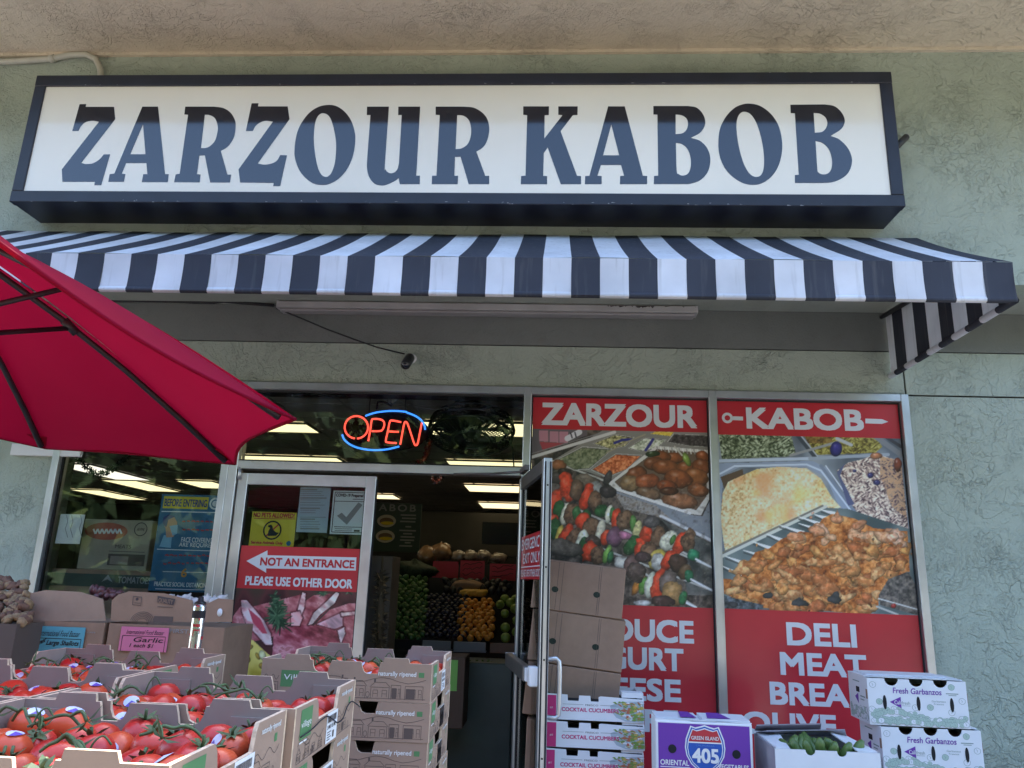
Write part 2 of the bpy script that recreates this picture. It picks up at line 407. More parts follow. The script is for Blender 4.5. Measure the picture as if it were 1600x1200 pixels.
def frame_bar(mb, x0, x1, z0, z1, y0=-.035, y1=.075): mb.box((x0, y0, z0), (x1, y1, z1), 0, .003)
def window(x0, x1, z0, z1, head=.05, sill=.06, jl=.042, jr=.049):
    f = MB()
    frame_bar(f, x0, x0 + jl, z0, z1); frame_bar(f, x1 - jr, x1, z0, z1)
    frame_bar(f, x0 + jl, x1 - jr, z1 - head, z1, -.034); frame_bar(f, x0 + jl, x1 - jr, z0, z0 + sill, -.034)
    for a, b_ in ((x0 + jl, x0 + jl + .008), (x1 - jr - .008, x1 - jr)): f.box((a, .004, z0 + sill), (b_, .03, z1 - head), 1)
    f.box((x0 + jl + .008, .004, z1 - head - .012), (x1 - jr - .008, .03, z1 - head), 1)
    o = f.build('window', [M['alu'], M['rubber']], shop)
    p = MB(); p.box((x0 + jl + .002, .012, z0 + sill + .002), (x1 - jr - .002, .018, z1 - head - .002)); p.build('pane', M['glass'], o)
    return o
window(-3.39, -2.165, .32, ZH, jl=.048, jr=.05)
window(-.207, 1.06, .12, ZH, jl=.05)
window(1.0605, XR, .12, ZH, jl=.001, jr=.05)
# transom light over the double door
f = MB(); frame_bar(f, -2.164, -2.104, .0, ZH); frame_bar(f, -2.104, -.2075, ZH - .05, ZH, -.034); frame_bar(f, -2.104, -.2075, 2.19, 2.246, -.034)
f.box((-2.104, .004, 2.246), (-.2075, .03, 2.258), 1); f.box((-2.104, .004, ZH - .062), (-.2075, .03, ZH - .05), 1)
o = f.build('transom_window', [M['alu'], M['rubber']], shop)
p = MB(); p.box((-2.103, .012, 2.247), (-.2085, .018, ZH - .051)); p.build('pane', M['glass'], o)
# door leaves: local x along the leaf, y across it, z up
LW, LH = .93, 2.165
def door_leaf(loc, rz, side, edge):
    d = MB(); t = .022; st = .066
    d.box((0, -t, .012), (st, t, LH), 0, .003); d.box((LW - st, -t, .012), (LW, t, LH), edge, .003)
    d.box((st, -t + .001, LH - .075), (LW - st, t - .001, LH), 1, .002); d.box((st, -t + .001, .012), (LW - st, t - .001, .21), 1, .002)
    for a, b_ in ((st, st + .007), (LW - st - .007, LW - st)): d.box((a, -.01, .21), (b_, .01, LH - .075), 2)
    d.box((LW + .0005, -t + .004, .03), (LW + .006, -t + .012, LH - .02), 2); d.box((LW + .0005, t - .012, .03), (LW + .006, t - .004, LH - .02), 2)
    for z in (.25, .7, 1.15, 1.6, 2.02): d.lathe([(.005, 0), (.005, .003)], (LW + .0003, 0, z), 8, 2, 'X')
    o = d.build('door', [M['alu'], M['alu_dark'] if rz else M['alu'], M['rubber']], shop, local=True)
    o.location = loc; o.rotation_euler = (0, 0, rz)
    p = MB(); p.box((st + .002, -.003, .212), (LW - st - .002, .003, LH - .077)); p.build('pane', M['glass'], o, local=True)
    return o
doorA = door_leaf((-2.0985, .01, 0), 0, 1, 0); doorA['label'] = 'closed left leaf of the glass door'
h = MB()
zz = 1.0
h.tube([(LW - .035, -.02, zz + .02), (LW - .035, -.055, zz + .02), (LW - .06, -.085, zz + .018), (LW - .115, -.09, zz), (LW - .135, -.088, zz - .03), (LW - .138, -.085, zz - .12), (LW - .138, -.085, zz - .3)], .011, 10)
h.build('handle', M['steel'], doorA, local=True)
h = MB(); h.tube([(.012, -.034, 2.12), (.012, -.034, 2.2)], .012, 10); h.build('pivot', M['alu'], doorA, local=True)
OA = rad(-79.5)                      # swung right open, its free edge towards the street
doorB = door_leaf((-.2, -.04, 0), OA, -1, 0); doorB['label'] = 'open right leaf of the glass door'
h = MB(); h.box((.06, -.085, 1.03), (.80, -.04, 1.105), 0, .006); h.box((.80, -.078, 1.035), (.84, -.023, 1.1), 1, .004); h.box((.852, -.07, 1.02), (.915, -.0225, 1.115), 1, .006); h.box((.03, -.08, 1.03), (.059, -.023, 1.105), 1, .004)
h.build('push_bar', [M['alu_dark'], M['white']], doorB, local=True)
h = MB(); h.tube([(LW - .04, .022, 1.15), (LW - .04, .07, 1.155), (LW - .04, .085, 1.14), (LW - .04, .088, 1.1), (LW - .04, .088, .93), (LW - .04, .085, .89), (LW - .04, .07, .875), (LW - .04, .022, .88)], .012, 10)
h.build('handle', M['alu'], doorB, local=True)
h = MB(); h.tube([(.30, -.03, 2.175), (.12, -.20, 2.178)], .008, 6); h.tube([(.12, -.20, 2.178), (.0, -.45, 2.18)], .007, 6); h.box((.2, -.05, 2.17), (.42, -.022, 2.2), 0)
h.build('door_closer', M['alu_dark'], doorB, local=True)

# trees across the parking lot, met in the reflections; height and density raised to block low skylight
rng = random.Random(5)
t = MB()
for k in range(66):
    cx, cy, hh = -52 + (k % 33) * 3.1 + rng.uniform(-1, 1) + 1.5 * (k // 33), -25 - 8 * (k // 33) + rng.uniform(-2.5, 2.5), rng.uniform(10, 15)
    t.tube([(cx, cy, -.15), (cx + .1, cy, hh * .6)], [.2, .08], 6, 2)
    for i in range(900):
        a, zt = rng.uniform(0, 6.28), rng.random(); r = rng.random() ** .5 * 2.9 * (1.15 - zt * .7)
        p = Vector((cx + r * math.cos(a), cy + r * math.sin(a), hh * (.06 + .94 * zt))); e = rng.uniform(.4, .85)
        q = [Vector((rng.gauss(0, 1), rng.gauss(0, 1), rng.gauss(0, 1))).normalized() * e for _ in range(4)]
        t.add([p + v for v in q], [(0, 1, 2), (0, 2, 3)], rng.choice((0, 0, 1)))
tag(t.build('tree_belt', [mat('dark leaves', (.045, .08, .025), .7), mat('light leaves', (.11, .15, .04), .7), mat('bark', (.1, .08, .06), .9)]), kind='stuff',
    label='belt of green trees across the parking lot, mirrored in the windows', cat='trees')

# ================================================================ the big sign
SY = -.822
sx0, sx1, sz0, sz1 = -3.435, 2.022, 3.722, 4.632
sign = thing('shop_sign', 'long white lightbox sign in a black frame with navy slab lettering', 'sign', (-.7, -.52, sz0))
b = MB(); fw = .078
b.box((sx0, SY + .05, sz0 + .001), (sx1, -.5215, sz1 - .001), 0)
b.box((sx0 - .004, SY, sz1 - fw), (sx1 + .004, SY + .055, sz1 + .003), 0, .004); b.box((sx0 - .004, SY, sz0 - .003), (sx1 + .004, SY + .055, sz0 + fw * .95), 0, .004)
b.box((sx0 - .003, SY + .001, sz0 + fw * .95), (sx0 + fw * .9, SY + .055, sz1 - fw), 0, .004); b.box((sx1 - fw * .9, SY + .001, sz0 + fw * .95), (sx1 + .003, SY + .055, sz1 - fw), 0, .004)
r_ = random.Random(3)
for i in range(60):                  # chips in the frame paint along its edges
    x = r_.uniform(sx0 + .1, sx1 - .1); z = r_.choice((sz0 - .002, sz0 + .01, sz0 + .004, sz1 - .004, sz1 - fw + .004))
    b.add([(x, SY - .0006, z), (x + r_.uniform(.004, .03), SY - .0006, z), (x + .005, SY - .0006, z + r_.uniform(.002, .006))], [(0, 1, 2)], 1)
b.build('frame', [M['navy'], M['ink_grey']], sign)
b = MB(); b.box((sx0 + fw * .9, SY + .012, sz0 + fw * .95), (sx1 - fw * .9, SY + .03, sz1 - fw), 0); face = b.build('face', M['white_gloss'], sign)
b = MB(); q0, q1 = U(1398, 232, -.66), U(1416, 214, -.64); b.tube([q0, q1], .021, 10, 0); b.tube([q1, q1 + (q1 - q0) * .06], .018, 10, 1); b.build('rod', [M['black'], M['ink_grey']], sign)
def smooth_loop(pts):
    out = []; n = len(pts)
    for i in range(n):
        p1, p2 = pts[i], pts[(i + 1) % n]; s1, s2 = len(p1) > 2, len(p2) > 2
        out.append(p1[:2])
        if not (s1 or s2): continue
        p0, p3 = pts[i - 1], pts[(i + 2) % n]
        for k in range(1, 6):
            t_ = k / 6; q = []
            for c in (0, 1):
                d = p2[c] - p1[c]; m1 = (p2[c] - p0[c]) / 2 if s1 else d; m2 = (p3[c] - p1[c]) / 2 if s2 else d
                q.append((2 * t_**3 - 3 * t_**2 + 1) * p1[c] + (t_**3 - 2 * t_**2 + t_) * m1 + (-2 * t_**3 + 3 * t_**2) * p2[c] + (t_**3 - t_**2) * m2)
            out.append(tuple(q))
    return out
def sm(*p): return [(a, b_, 1) for a, b_ in p]
GL = [
 (90, .175, [[(197,73),(257,73),(250,97),(505,97),(515,207),(212,598)]+sm((250,607),(310,602),(370,570))+[(413,521),(470,521),(390,797),(328,797),(334,767),(43,767),(38,655),(370,230)]+sm((310,222),(250,235),(210,270))+[(187,313),(131,313)]]),
 (90, .175, [[(757,95),(897,95),(960,698),(993,698),(985,770),(752,770),(765,698),(802,698),(793,600),(612,600),(575,693),(606,698),(593,767),(453,767),(465,698),(507,693)],[(763,255),(785,520),(650,520)]]),
 (90, .175, [[(1140,95),(1395,95)]+sm((1480,108),(1545,150),(1583,215),(1590,270),(1578,360),(1540,430),(1500,468))+[(1457,490),(1517,702),(1550,702),(1540,773),(1362,773),(1315,530),(1267,533),(1245,697),(1277,702),(1270,772),(1040,770),(1055,700),(1090,695),(1165,168),(1132,165)],[(1315,167)]+sm((1360,172),(1405,200),(1428,260),(1428,320),(1405,400),(1360,448),(1320,464))+[(1280,465)]]),
 (360, .175, [[(190,65),(252,65),(246,93),(512,93),(528,207),(245,603)]+sm((300,613),(360,605),(415,578))+[(445,527),(506,530),(445,805),(382,805),(388,777),(87,773),(73,655),(380,230)]+sm((320,222),(270,235),(228,265))+[(200,313),(138,313)]]),
 (360, .175, [sm((872,80),(950,92),(1025,145),(1080,225),(1112,330),(1113,430),(1090,550),(1035,665),(960,745),(880,787),(820,795),(750,785),(680,740),(620,670),(583,580),(572,490),(590,350),(630,250),(700,155),(785,98)), sm((830,154),(870,170),(900,215),(925,300),(942,400),(943,500),(930,610),(905,680),(880,712),(852,722),(815,705),(785,650),(763,560),(747,440),(746,330),(757,240),(775,190),(800,162))]),
 (560, .175, [[(77,95),(273,95)]+sm((237,610),(243,655),(262,680),(292,690),(325,680),(350,650))+[(362,600),(387,170),(355,170),(357,95),(552,95),(517,712),(550,712),(548,788),(370,788),(360,735)]+sm((320,762),(260,790),(205,800),(140,780),(95,720),(77,640))+[(80,540),(108,170),(75,170)]]),
 (560, .175, [[(690,95),(940,95)]+sm((1030,105),(1105,148),(1150,205),(1168,280),(1163,350),(1140,420),(1105,465))+[(1053,497),(1133,713),(1168,713),(1168,788),(985,788),(912,542),(863,545),(857,712),(890,712),(887,788),(655,788),(658,712),(697,712),(727,170),(690,168)],[(882,170)]+sm((940,178),(985,215),(1005,280),(1003,360),(975,430),(920,468))+[(868,474)]]),
 (805, .175, [[(72,93),(302,93),(300,170),(263,172),(260,380),(422,172),(385,168),(385,93),(558,93),(556,170),(515,172),(405,315),(552,712),(588,715),(588,788),(407,788),(290,460),(255,510),(250,712),(285,715),(285,788),(50,788),(53,715),(92,712),(107,172),(72,168)]]),
 (805, .175, [[(830,93),(978,93),(1140,712),(1178,715),(1178,788),(935,788),(937,715),(972,712),(945,617),(765,617),(735,712),(772,715),(772,788),(622,788),(625,715),(663,712)],[(858,255),(928,530),(785,530)]]),
 (1010, .209375, [[(52,75),(310,75)]+sm((370,85),(415,125),(438,180),(432,230),(400,275))+[(332,312)]+sm((400,335),(450,385),(475,450),(473,520),(450,580),(400,630),(330,655))+[(270,658),(55,658),(57,597),(88,595),(82,140),(52,138)],[(218,138)]+sm((265,145),(300,170),(310,210),(300,250),(270,278))+[(218,285)],[(220,350)]+sm((265,360),(305,395),(327,450),(332,510),(322,560),(300,587),(265,594),(240,582),(226,555))]),
 (1010, .209375, [sm((770,57),(850,75),(930,135),(985,220),(1010,320),(1012,410),(990,510),(940,595),(870,648),(800,664),(720,650),(640,600),(580,530),(545,440),(537,350),(548,250),(590,160),(650,95),(710,65)), sm((732,118),(775,135),(815,190),(845,270),(868,370),(878,460),(875,540),(855,590),(818,604),(775,585),(735,525),(705,440),(683,340),(672,240),(678,170),(700,130))]),
 (1010, .209375, [[(1074,65),(1330,63)]+sm((1400,75),(1450,115),(1477,165),(1477,205),(1450,250))+[(1375,298)]+sm((1440,325),(1500,385),(1530,450),(1532,510),(1505,575),(1450,620),(1380,645))+[(1310,650),(1108,650),(1108,590),(1137,588),(1108,130),(1076,128)],[(1248,127)]+sm((1295,133),(1335,160),(1350,200),(1340,240),(1310,268))+[(1257,274)],[(1262,337)]+sm((1310,350),(1355,390),(1380,450),(1385,510),(1375,555),(1350,580),(1315,585),(1285,572),(1275,540))]),
]
b = MB(); F = front(b, SY + .0115)
for x0, s, loops in GL:
    F.loops([[F.q(x0 + p[0] * s, 150 + p[1] * s) for p in smooth_loop(l)] for l in loops], 0, 1)
b.build('lettering', M['letter'], face)
# conduit pipe feeding the sign
b = MB(); b.tube([U(-60, 97, -.55), U(20, 96, -.55), U(80, 92, -.55), U(110, 86, -.55), U(135, 85, -.55), U(150, 93, -.55), U(157, 108, -.55), U(158, 126, -.55)], .021, 10); b.tube([U(78, 92.5, -.55), U(86, 91, -.55)], .027, 10)
tag(b.build('conduit_pipe', M['pipe'], loc=(-3.5, -.55, 4.9)), 'painted conduit bending down behind the top left of the shop sign', 'pipe')

# ================================================================ awning
PIT = .1432; AX1 = 2.217; AYF, AZT, AZB = -1.406, 3.112, 2.912; AYB, AZK = -.5225, 3.665
aw = thing('awning', 'black and white striped fabric awning under the shop sign', 'awning', (-1.2, AYB, AZB))
top = MB(); val = MB(); hem = MB(); NS = 50
for k in range(NS):
    x1, x0 = AX1 - k * PIT, AX1 - (k + 1) * PIT; m = k % 2
    n = 6; vs = []
    for i in range(n + 1):
        t_ = i / n; sag = -.009 * math.sin(math.pi * t_)
        for x in (x0, (x0 + x1) / 2, x1):
            xx = x - (.02 * math.sin(math.pi * t_) if (k == 0 and x == x1) else 0)
            vs.append((xx, AYF + (AYB - AYF) * t_, AZT + (AZK - AZT) * t_ + sag + .003 * math.sin(x * 7 + t_ * 3)))
    top.add(vs, [(3 * i + j, 3 * i + j + 1, 3 * i + j + 4, 3 * i + j + 3) for i in range(n) for j in (0, 1)], m, True)
    vs = []
    for i in range(5):
        t_ = i / 4; y = AYF + .006 * math.sin(math.pi * t_) + .004 * math.sin(k * 1.7)* t_ 
        for x in (x0, x1): vs.append((x, y, AZT + (AZB - AZT) * t_ - .001))
    val.add(vs, [(2 * i, 2 * i + 2, 2 * i + 3, 2 * i + 1) for i in range(4)], m, True)
    hem.tube([(x0, AYF + .014, AZB + .006), (x1, AYF + .014, AZB + .006)], .0165, 8, m, False)
SM = [M['stripe_dark'], M['stripe_white']]
top.build('canopy', SM, aw); val.build('valance', SM, aw)
ep = MB(); XE = AX1 - .006
def ztop(y):
    if y > AYB - .01: return 3.34 - .05 * min(1, (-y) / .5)
    return AZT + (AZK - AZT) * (y - AYF) / (AYB - AYF) - .02
y = AYF + .004; k = 0
while y < -.012:
    y2 = min(y + PIT, -.012)
    if y < AYB - .01 < y2: y2 = AYB - .01 - 1e-4; ynx = AYB - .01 + 1e-4
    else: ynx = y2
    ep.add([(XE, y, AZB), (XE, y2, AZB), (XE, y2, ztop(y2)), (XE, y, ztop(y))], [(0, 1, 2, 3)], k % 2)
    hem.tube([(XE - .004, y, AZB + .004), (XE - .004, y2, AZB + .004)], .019, 8, k % 2, False)
    if ynx == y2: k += 1
    y = ynx
ep.build('end_panel', SM, aw); hem.build('hem', SM, aw)
fr = MB()
fr.tube([(XE - .03, -.02, 3.325), (XE - .03, -.62, 3.27), (XE - .03, AYF + .03, 3.08)], .016, 8); fr.tube([(-4.9, AYF + .03, 3.085), (XE - .03, AYF + .03, 3.085)], .014, 8)
fr.build('frame_tube', M['black'], aw)

# ================================================================ under the awning
ft = thing('tube_light', 'long unlit fluorescent fitting on the wall under the awning', 'light fitting', (-.5, -.06, 3.3))
a, c = U(432, 484, -.1).x, U(1090, 490, -.1).x
b = MB(); b.box((a, -.105, 3.308), (c, -.0005, 3.355), 0, .004); b.box((a - .003, -.107, 3.306), (a + .012, -.0004, 3.357), 0); b.box((c - .012, -.107, 3.306), (c + .003, -.0004, 3.357), 0)
for i in range(26):
    x = r_.gauss(.02, .12) + .55; b.add([(x, -.1056, 3.35), (x + r_.uniform(.01, .05), -.1056, 3.35), (x + .01, -.1056, 3.35 - r_.uniform(.004, .018))], [(0, 1, 2)], 1)
b.build('housing', [mat('aged white enamel', (.46, .45, .45), .5, 0, .12, 6), M['ink_dark']], ft)
b = MB(); b.box((a + .015, -.095, 3.288), (c - .015, -.012, 3.307), 0, .006); b.build('diffuser', mat('dull diffuser', (.36, .34, .34), .4, 0, .1, 5), ft)
b = MB(); b.tube([U(x, yy, -.04) for x, yy in ((120, 471), (200, 470), (270, 471), (330, 473), (350, 471), (390, 474), (428, 477))], .011, 6); 
tag(b.build('power_cable', M['rubber'], loc=(-3, -.04, 3.3)), 'black cable clipped along the wall left of the tube light', 'cable')
b = MB(); b.tube([U(x, yy, -.05) for x, yy in ((432, 482), (470, 497), (510, 514), (550, 529), (590, 543), (632, 553))], .005, 6)
tag(b.build('camera_wire', M['rubber'], loc=(-1.6, -.05, 3.2)), 'thin black wire drooping from the tube light to the security camera', 'wire')
b = MB(); q = U(146, 482, -.03); b.box((q.x - .06, -.06, q.z - .06), (q.x + .06, -.0004, q.z + .04), 0, .006)
tag(b.build('junction_box', mat('blue grey box', (.2, .25, .3), .5), loc=q), 'small blue grey box on the wall above the umbrella', 'box')
q = U(636, 562, -.1)
sc = thing('security_camera', 'black bullet security camera on the wall above the transom', 'camera', (q.x, 0, q.z))
b = MB(); b.lathe([(.035, 0), (.035, .012), (.02, .02), (.015, .05)], (q.x + .012, -.0005, q.z + .035), 14, 0, 'Y')
b.v = [(x, -y_ if y_ > 0 else y_, z) for x, y_, z in b.v]; b.build('mount', M['white'], sc)
d = Vector((-.12, -.75, -.75)).normalized(); p0 = Vector((q.x + .01, -.04, q.z + .04))
b = MB(); b.tube([p0, p0 + d * .02, p0 + d * .12, p0 + d * .13], [.026, .034, .034, .03], 14); b.build('body', M['plastic_black'], sc)
b = MB(); b.tube([p0 + d * .1295, p0 + d * .132], .022, 14); b.build('lens', mat('lens glass', (.02, .02, .03), .05, 0, spec=.8), sc)
q = U(66, 704, -.03)
b = MB(); c0 = U(20, 693, -.02); c1 = U(126, 714, -.02); b.box((c0.x, -.03, c1.z), (c1.x, -.0005, c0.z), 0, .003)
tag(b.build('wall_plate', M['white'], loc=q), 'narrow white strip sign on the wall behind the umbrella edge', 'sign')

# ================================================================ red umbrella
uc = Vector((-2.112, 2.005 - W, .614 + EZ)); un = Vector((.105, .085, 1)).normalized()
ua = Vector((0, 1, 0)).cross(un).normalized(); ub = un.cross(ua); UR, UHH = 1.35, .491
tips = [uc + (ua * math.cos(.159 + k * math.pi / 4) + ub * math.sin(.159 + k * math.pi / 4)) * UR for k in range(8)]
apex = uc + un * UHH
um = thing('patio_umbrella', 'large crimson patio umbrella tilted on a dark pole', 'umbrella', (apex.x - .3, apex.y - .25, 0))
def ribp(k, s, off=0):
    p = apex.lerp(tips[k % 8], s); return p + un * (.045 * math.sin(math.pi * s) - off)
b = MB(); NSg, NT = 12, 10
for k in range(8):
    vs = []
    for i in range(NSg + 1):
        s = .02 + .98 * i / NSg
        A, B = ribp(k, s), ribp(k + 1, s)
        for j in range(NT + 1):
            t_ = j / NT; p = A.lerp(B, t_); e = math.sin(math.pi * t_)
            p = p + (apex - p).normalized() * (.062 * e * s ** 3) - un * (.028 * e * s + .004 * math.sin(9 * t_ + 5 * s + k))
            vs.append(p)
    r = NT + 1
    b.add(vs, [(i * r + j, i * r + j + 1, (i + 1) * r + j + 1, (i + 1) * r + j) for i in range(NSg) for j in range(NT)], 0, True)
can = b.build('canopy', M['red_cloth'], um)
b = MB()
for k in range(8):                   # hem round the rim and pockets over the rib tips
    A, B = ribp(k, 1), ribp(k + 1, 1)
    pts = []
    for j in range(NT + 1):
        t_ = j / NT; p = A.lerp(B, t_); e = math.sin(math.pi * t_)
        pts.append(p + (apex - p).normalized() * (.062 * e) - un * (.028 * e))
    b.tube(pts, .0055, 6)
    b.add([ribp(k, .93, .012) + (tips[(k + 1) % 8] - tips[k]).normalized() * .05, ribp(k, .93, .012) - (tips[k] - tips[k - 1]).normalized() * .05, ribp(k, 1.0, .002)], [(0, 1, 2)])
b.build('hem', M['red_cloth'], can)
hub = apex - un * .5
for k in range(8):
    b = MB(); b.tube([ribp(k, s, .022) for s in (.03, .2, .4, .6, .8, .965)], [.011, .011, .011, .011, .012, .013], 8); b.build('rib', M['black'], um)
    b = MB(); b.tube([ribp(k, .43, .03), hub + (ribp(k, .43) - hub).normalized() * .04], .009, 8); b.tube([ribp(k, .41, .02), ribp(k, .45, .03)], .016, 8); b.build('strut', M['black'], um)
base = Vector((apex.x - .3, apex.y - .25, 0))
b = MB(); knee = apex - un * 1.0; b.tube([apex + un * .04, knee], .019, 12); b.tube([knee, Vector((knee.x, knee.y, .05))], .021, 12); b.lathe([(.06, -.08), (.06, 0), (.045, .03)], hub + Vector((0, 0, .02)), 12)
b.build('pole', M['black'], um)
b = MB(); b.lathe([(.28, 0), (.28, .05), (.05, .08), (.03, .3)], (knee.x, knee.y, 0), 20); b.build('base', M['black'], um)
b = MB(); b.lathe([(.02, 0), (.03, .03), (.0, .08)], apex + un * .03, 10); b.build('finial', M['black'], um)
# ================================================================ printed food photographs (painted in numpy, worn as vertex colours of a dense sheet)
class Canvas:
    def __init__(s, x0, y0, x1, y1, sc=2, bg=(50, 45, 42), seed=1):
        s.x0, s.y0, s.sc = x0, y0, sc; s.W, s.H = int((x1 - x0) * sc), int((y1 - y0) * sc); s.rs = np.random.RandomState(seed)
        s.Y, s.X = np.mgrid[0:s.H, 0:s.W].astype(float); s.X = s.X / sc + x0; s.Y = s.Y / sc + y0
        s.a = np.ones((s.H, s.W, 3)) * np.array(bg, float)
    def noise(s, size, oct=3, ang=0, stretch=1):
        o = np.zeros((s.H, s.W)); amp = 1; tot = 0
        ca, sa = math.cos(ang), math.sin(ang)
        for k in range(oct):
            c = size / 2 ** k
            u, v = ((s.X - s.x0) * ca + (s.Y - s.y0) * sa) / (c * stretch) + 500, (-(s.X - s.x0) * sa + (s.Y - s.y0) * ca) / c + 500
            g = s.rs.rand(64, 64); i, j = np.floor(u).astype(int), np.floor(v).astype(int); fu, fv = u - i, v - j
            fu = fu * fu * (3 - 2 * fu); fv = fv * fv * (3 - 2 * fv)
            G = lambda a, b_: g[a % 64, b_ % 64]
            o += amp * ((G(i, j) * (1 - fu) + G(i + 1, j) * fu) * (1 - fv) + (G(i, j + 1) * (1 - fu) + G(i + 1, j + 1) * fu) * fv)
            tot += amp; amp *= .55
        return o / tot
    def put(s, m, col, a=1.0):
        m = np.asarray(m * a, float)[..., None]; s.a = s.a * (1 - m) + m * (np.array(col, float) if not isinstance(col, np.ndarray) else col)
    def mask(s, pts):
        x, y = s.X, s.Y; r = np.zeros(x.shape, bool); n = len(pts)
        for i in range(n):
            (x1, y1), (x2, y2) = pts[i], pts[(i + 1) % n]
            if y1 == y2: continue
            r ^= ((y1 > y) != (y2 > y)) & (x < (x2 - x1) * (y - y1) / (y2 - y1) + x1)
        return r.astype(float)
    def poly(s, pts, col, a=1.0): s.put(s.mask(pts), col, a)
    def tex(s, m, cols, nz, a=1.0):       # blend through a list of colours by a 0..1 noise
        nz = np.clip((nz - .22) / .56, 0, 1) * (len(cols) - 1); i = np.clip(nz.astype(int), 0, len(cols) - 2); f = (nz - i)[..., None]
        c = np.array(cols, float); s.put(m, c[i] * (1 - f) + c[i + 1] * f, a)
    def line(s, pts, w, col, a=1.0, w2=None):
        for k, ((x1, y1), (x2, y2)) in enumerate(zip(pts, pts[1:])):
            R = max(w, w2 or 0) + 2; i0, i1 = max(0, int((min(y1, y2) - R - s.y0) * s.sc)), min(s.H, int((max(y1, y2) + R - s.y0) * s.sc)); j0, j1 = max(0, int((min(x1, x2) - R - s.x0) * s.sc)), min(s.W, int((max(x1, x2) + R - s.x0) * s.sc))
            if i1 <= i0 or j1 <= j0: continue
            q = (slice(i0, i1), slice(j0, j1)); X, Y = s.X[q], s.Y[q]
            dx, dy = x2 - x1, y2 - y1; L = dx * dx + dy * dy + 1e-9
            t = np.clip(((X - x1) * dx + (Y - y1) * dy) / L, 0, 1)
            d = np.hypot(X - x1 - t * dx, Y - y1 - t * dy); ww = w if w2 is None else w + (w2 - w) * t
            m = (np.clip((ww / 2 - d) * s.sc * .8 + .5, 0, 1) * a)[..., None]
            s.a[q] = s.a[q] * (1 - m) + m * np.array(col, float)
    def blob(s, x, y, rx, ry, ang, col, rough=.18, gloss=.5, lit=(-.35, -.6), vein=None):
        R = max(rx, ry) * 1.5 + 2; i0, i1 = max(0, int((y - R - s.y0) * s.sc)), min(s.H, int((y + R - s.y0) * s.sc)); j0, j1 = max(0, int((x - R - s.x0) * s.sc)), min(s.W, int((x + R - s.x0) * s.sc))
        if i1 <= i0 or j1 <= j0: return
        sl_ = (slice(i0, i1), slice(j0, j1)); X, Y = s.X[sl_], s.Y[sl_]
        ca, sa = math.cos(math.radians(ang)), math.sin(math.radians(ang))
        u = ((X - x) * ca + (Y - y) * sa) / rx; v = (-(X - x) * sa + (Y - y) * ca) / ry
        d = np.hypot(u, v) * (1 + rough * (s.nz1[sl_] - .5) * 3)
        m = np.clip((1 - d) * min(rx, ry) * s.sc * .7 + .5, 0, 1)
        h = np.sqrt(np.clip(1 - d * d, 0, 1)); sh = .42 + .62 * h + .25 * ((u * lit[0] + v * lit[1]))
        c = np.array(col, float) * np.clip(sh, .15, 1.35)[..., None] * (.8 + .45 * (s.nz2[sl_] - .2))[..., None]
        if vein is not None:
            w = .5 * np.clip((s.nz3[sl_] - .52) * 6, 0, 1)[..., None]; c = c * (1 - w) + np.array(vein, float) * w
        hl = (np.clip(1 - np.hypot(u + .3, v + .4) / .33, 0, 1) * gloss)[..., None]
        c = np.clip(c * (1 - hl) + 255 * hl, 0, 255); m = m[..., None]
        s.a[sl_] = s.a[sl_] * (1 - m) + m * c
    def prep(s): s.nz1 = s.noise(14, 3); s.nz2 = s.noise(6, 3); s.nz3 = s.noise(5, 2)
    def sample(s, px, py):
        u = np.clip((px - s.x0) * s.sc - .5, 0, s.W - 1.001); v = np.clip((py - s.y0) * s.sc - .5, 0, s.H - 1.001)
        i, j = v.astype(int), u.astype(int); f, g_ = (v - i)[:, None], (u - j)[:, None]
        return (s.a[i, j] * (1 - g_) + s.a[i, j + 1] * g_) * (1 - f) + (s.a[i + 1, j] * (1 - g_) + s.a[i + 1, j + 1] * g_) * f
def sheet(name, cv, x0, x1, z0, z1, Y, step, parent, k=1.0, m=None, to_world=None):
    nx, nz = max(2, int((x1 - x0) / step)), max(2, int((z1 - z0) / step))
    X, Z = np.meshgrid(np.linspace(x0, x1, nx + 1), np.linspace(z0, z1, nz + 1))
    P = np.stack([X.ravel(), np.full(X.size, Y), Z.ravel()], 1)
    px, py = PR(P); col = cv.sample(px, py) / 255
    col = np.where(col <= .04045, col / 12.92, ((col + .055) / 1.055) ** 2.4) * k
    base = org(parent)
    V = P - np.array([base.x, base.y, base.z])
    i = np.arange(nx * nz); r, c = i // nx, i % nx; a = r * (nx + 1) + c
    Fc = np.stack([a, a + 1, a + nx + 2, a + nx + 1], 1)
    me = bpy.data.meshes.new(name); me.vertices.add(len(V)); me.vertices.foreach_set('co', V.astype(np.float32).ravel())
    me.loops.add(Fc.size); me.loops.foreach_set('vertex_index', Fc.ravel().astype(np.int32))
    me.polygons.add(len(Fc)); me.polygons.foreach_set('loop_start', np.arange(0, Fc.size, 4, dtype=np.int32))
    at = me.color_attributes.new('ink', 'FLOAT_COLOR', 'POINT')
    at.data.foreach_set('color', np.concatenate([np.clip(col, 0, 1), np.ones((len(col), 1))], 1).astype(np.float32).ravel())
    me.update(calc_edges=True); me.materials.append(m or M['print'])
    o = bpy.data.objects.new(name, me); C.objects.link(o); o.parent = parent
    return o
PK = 1.5
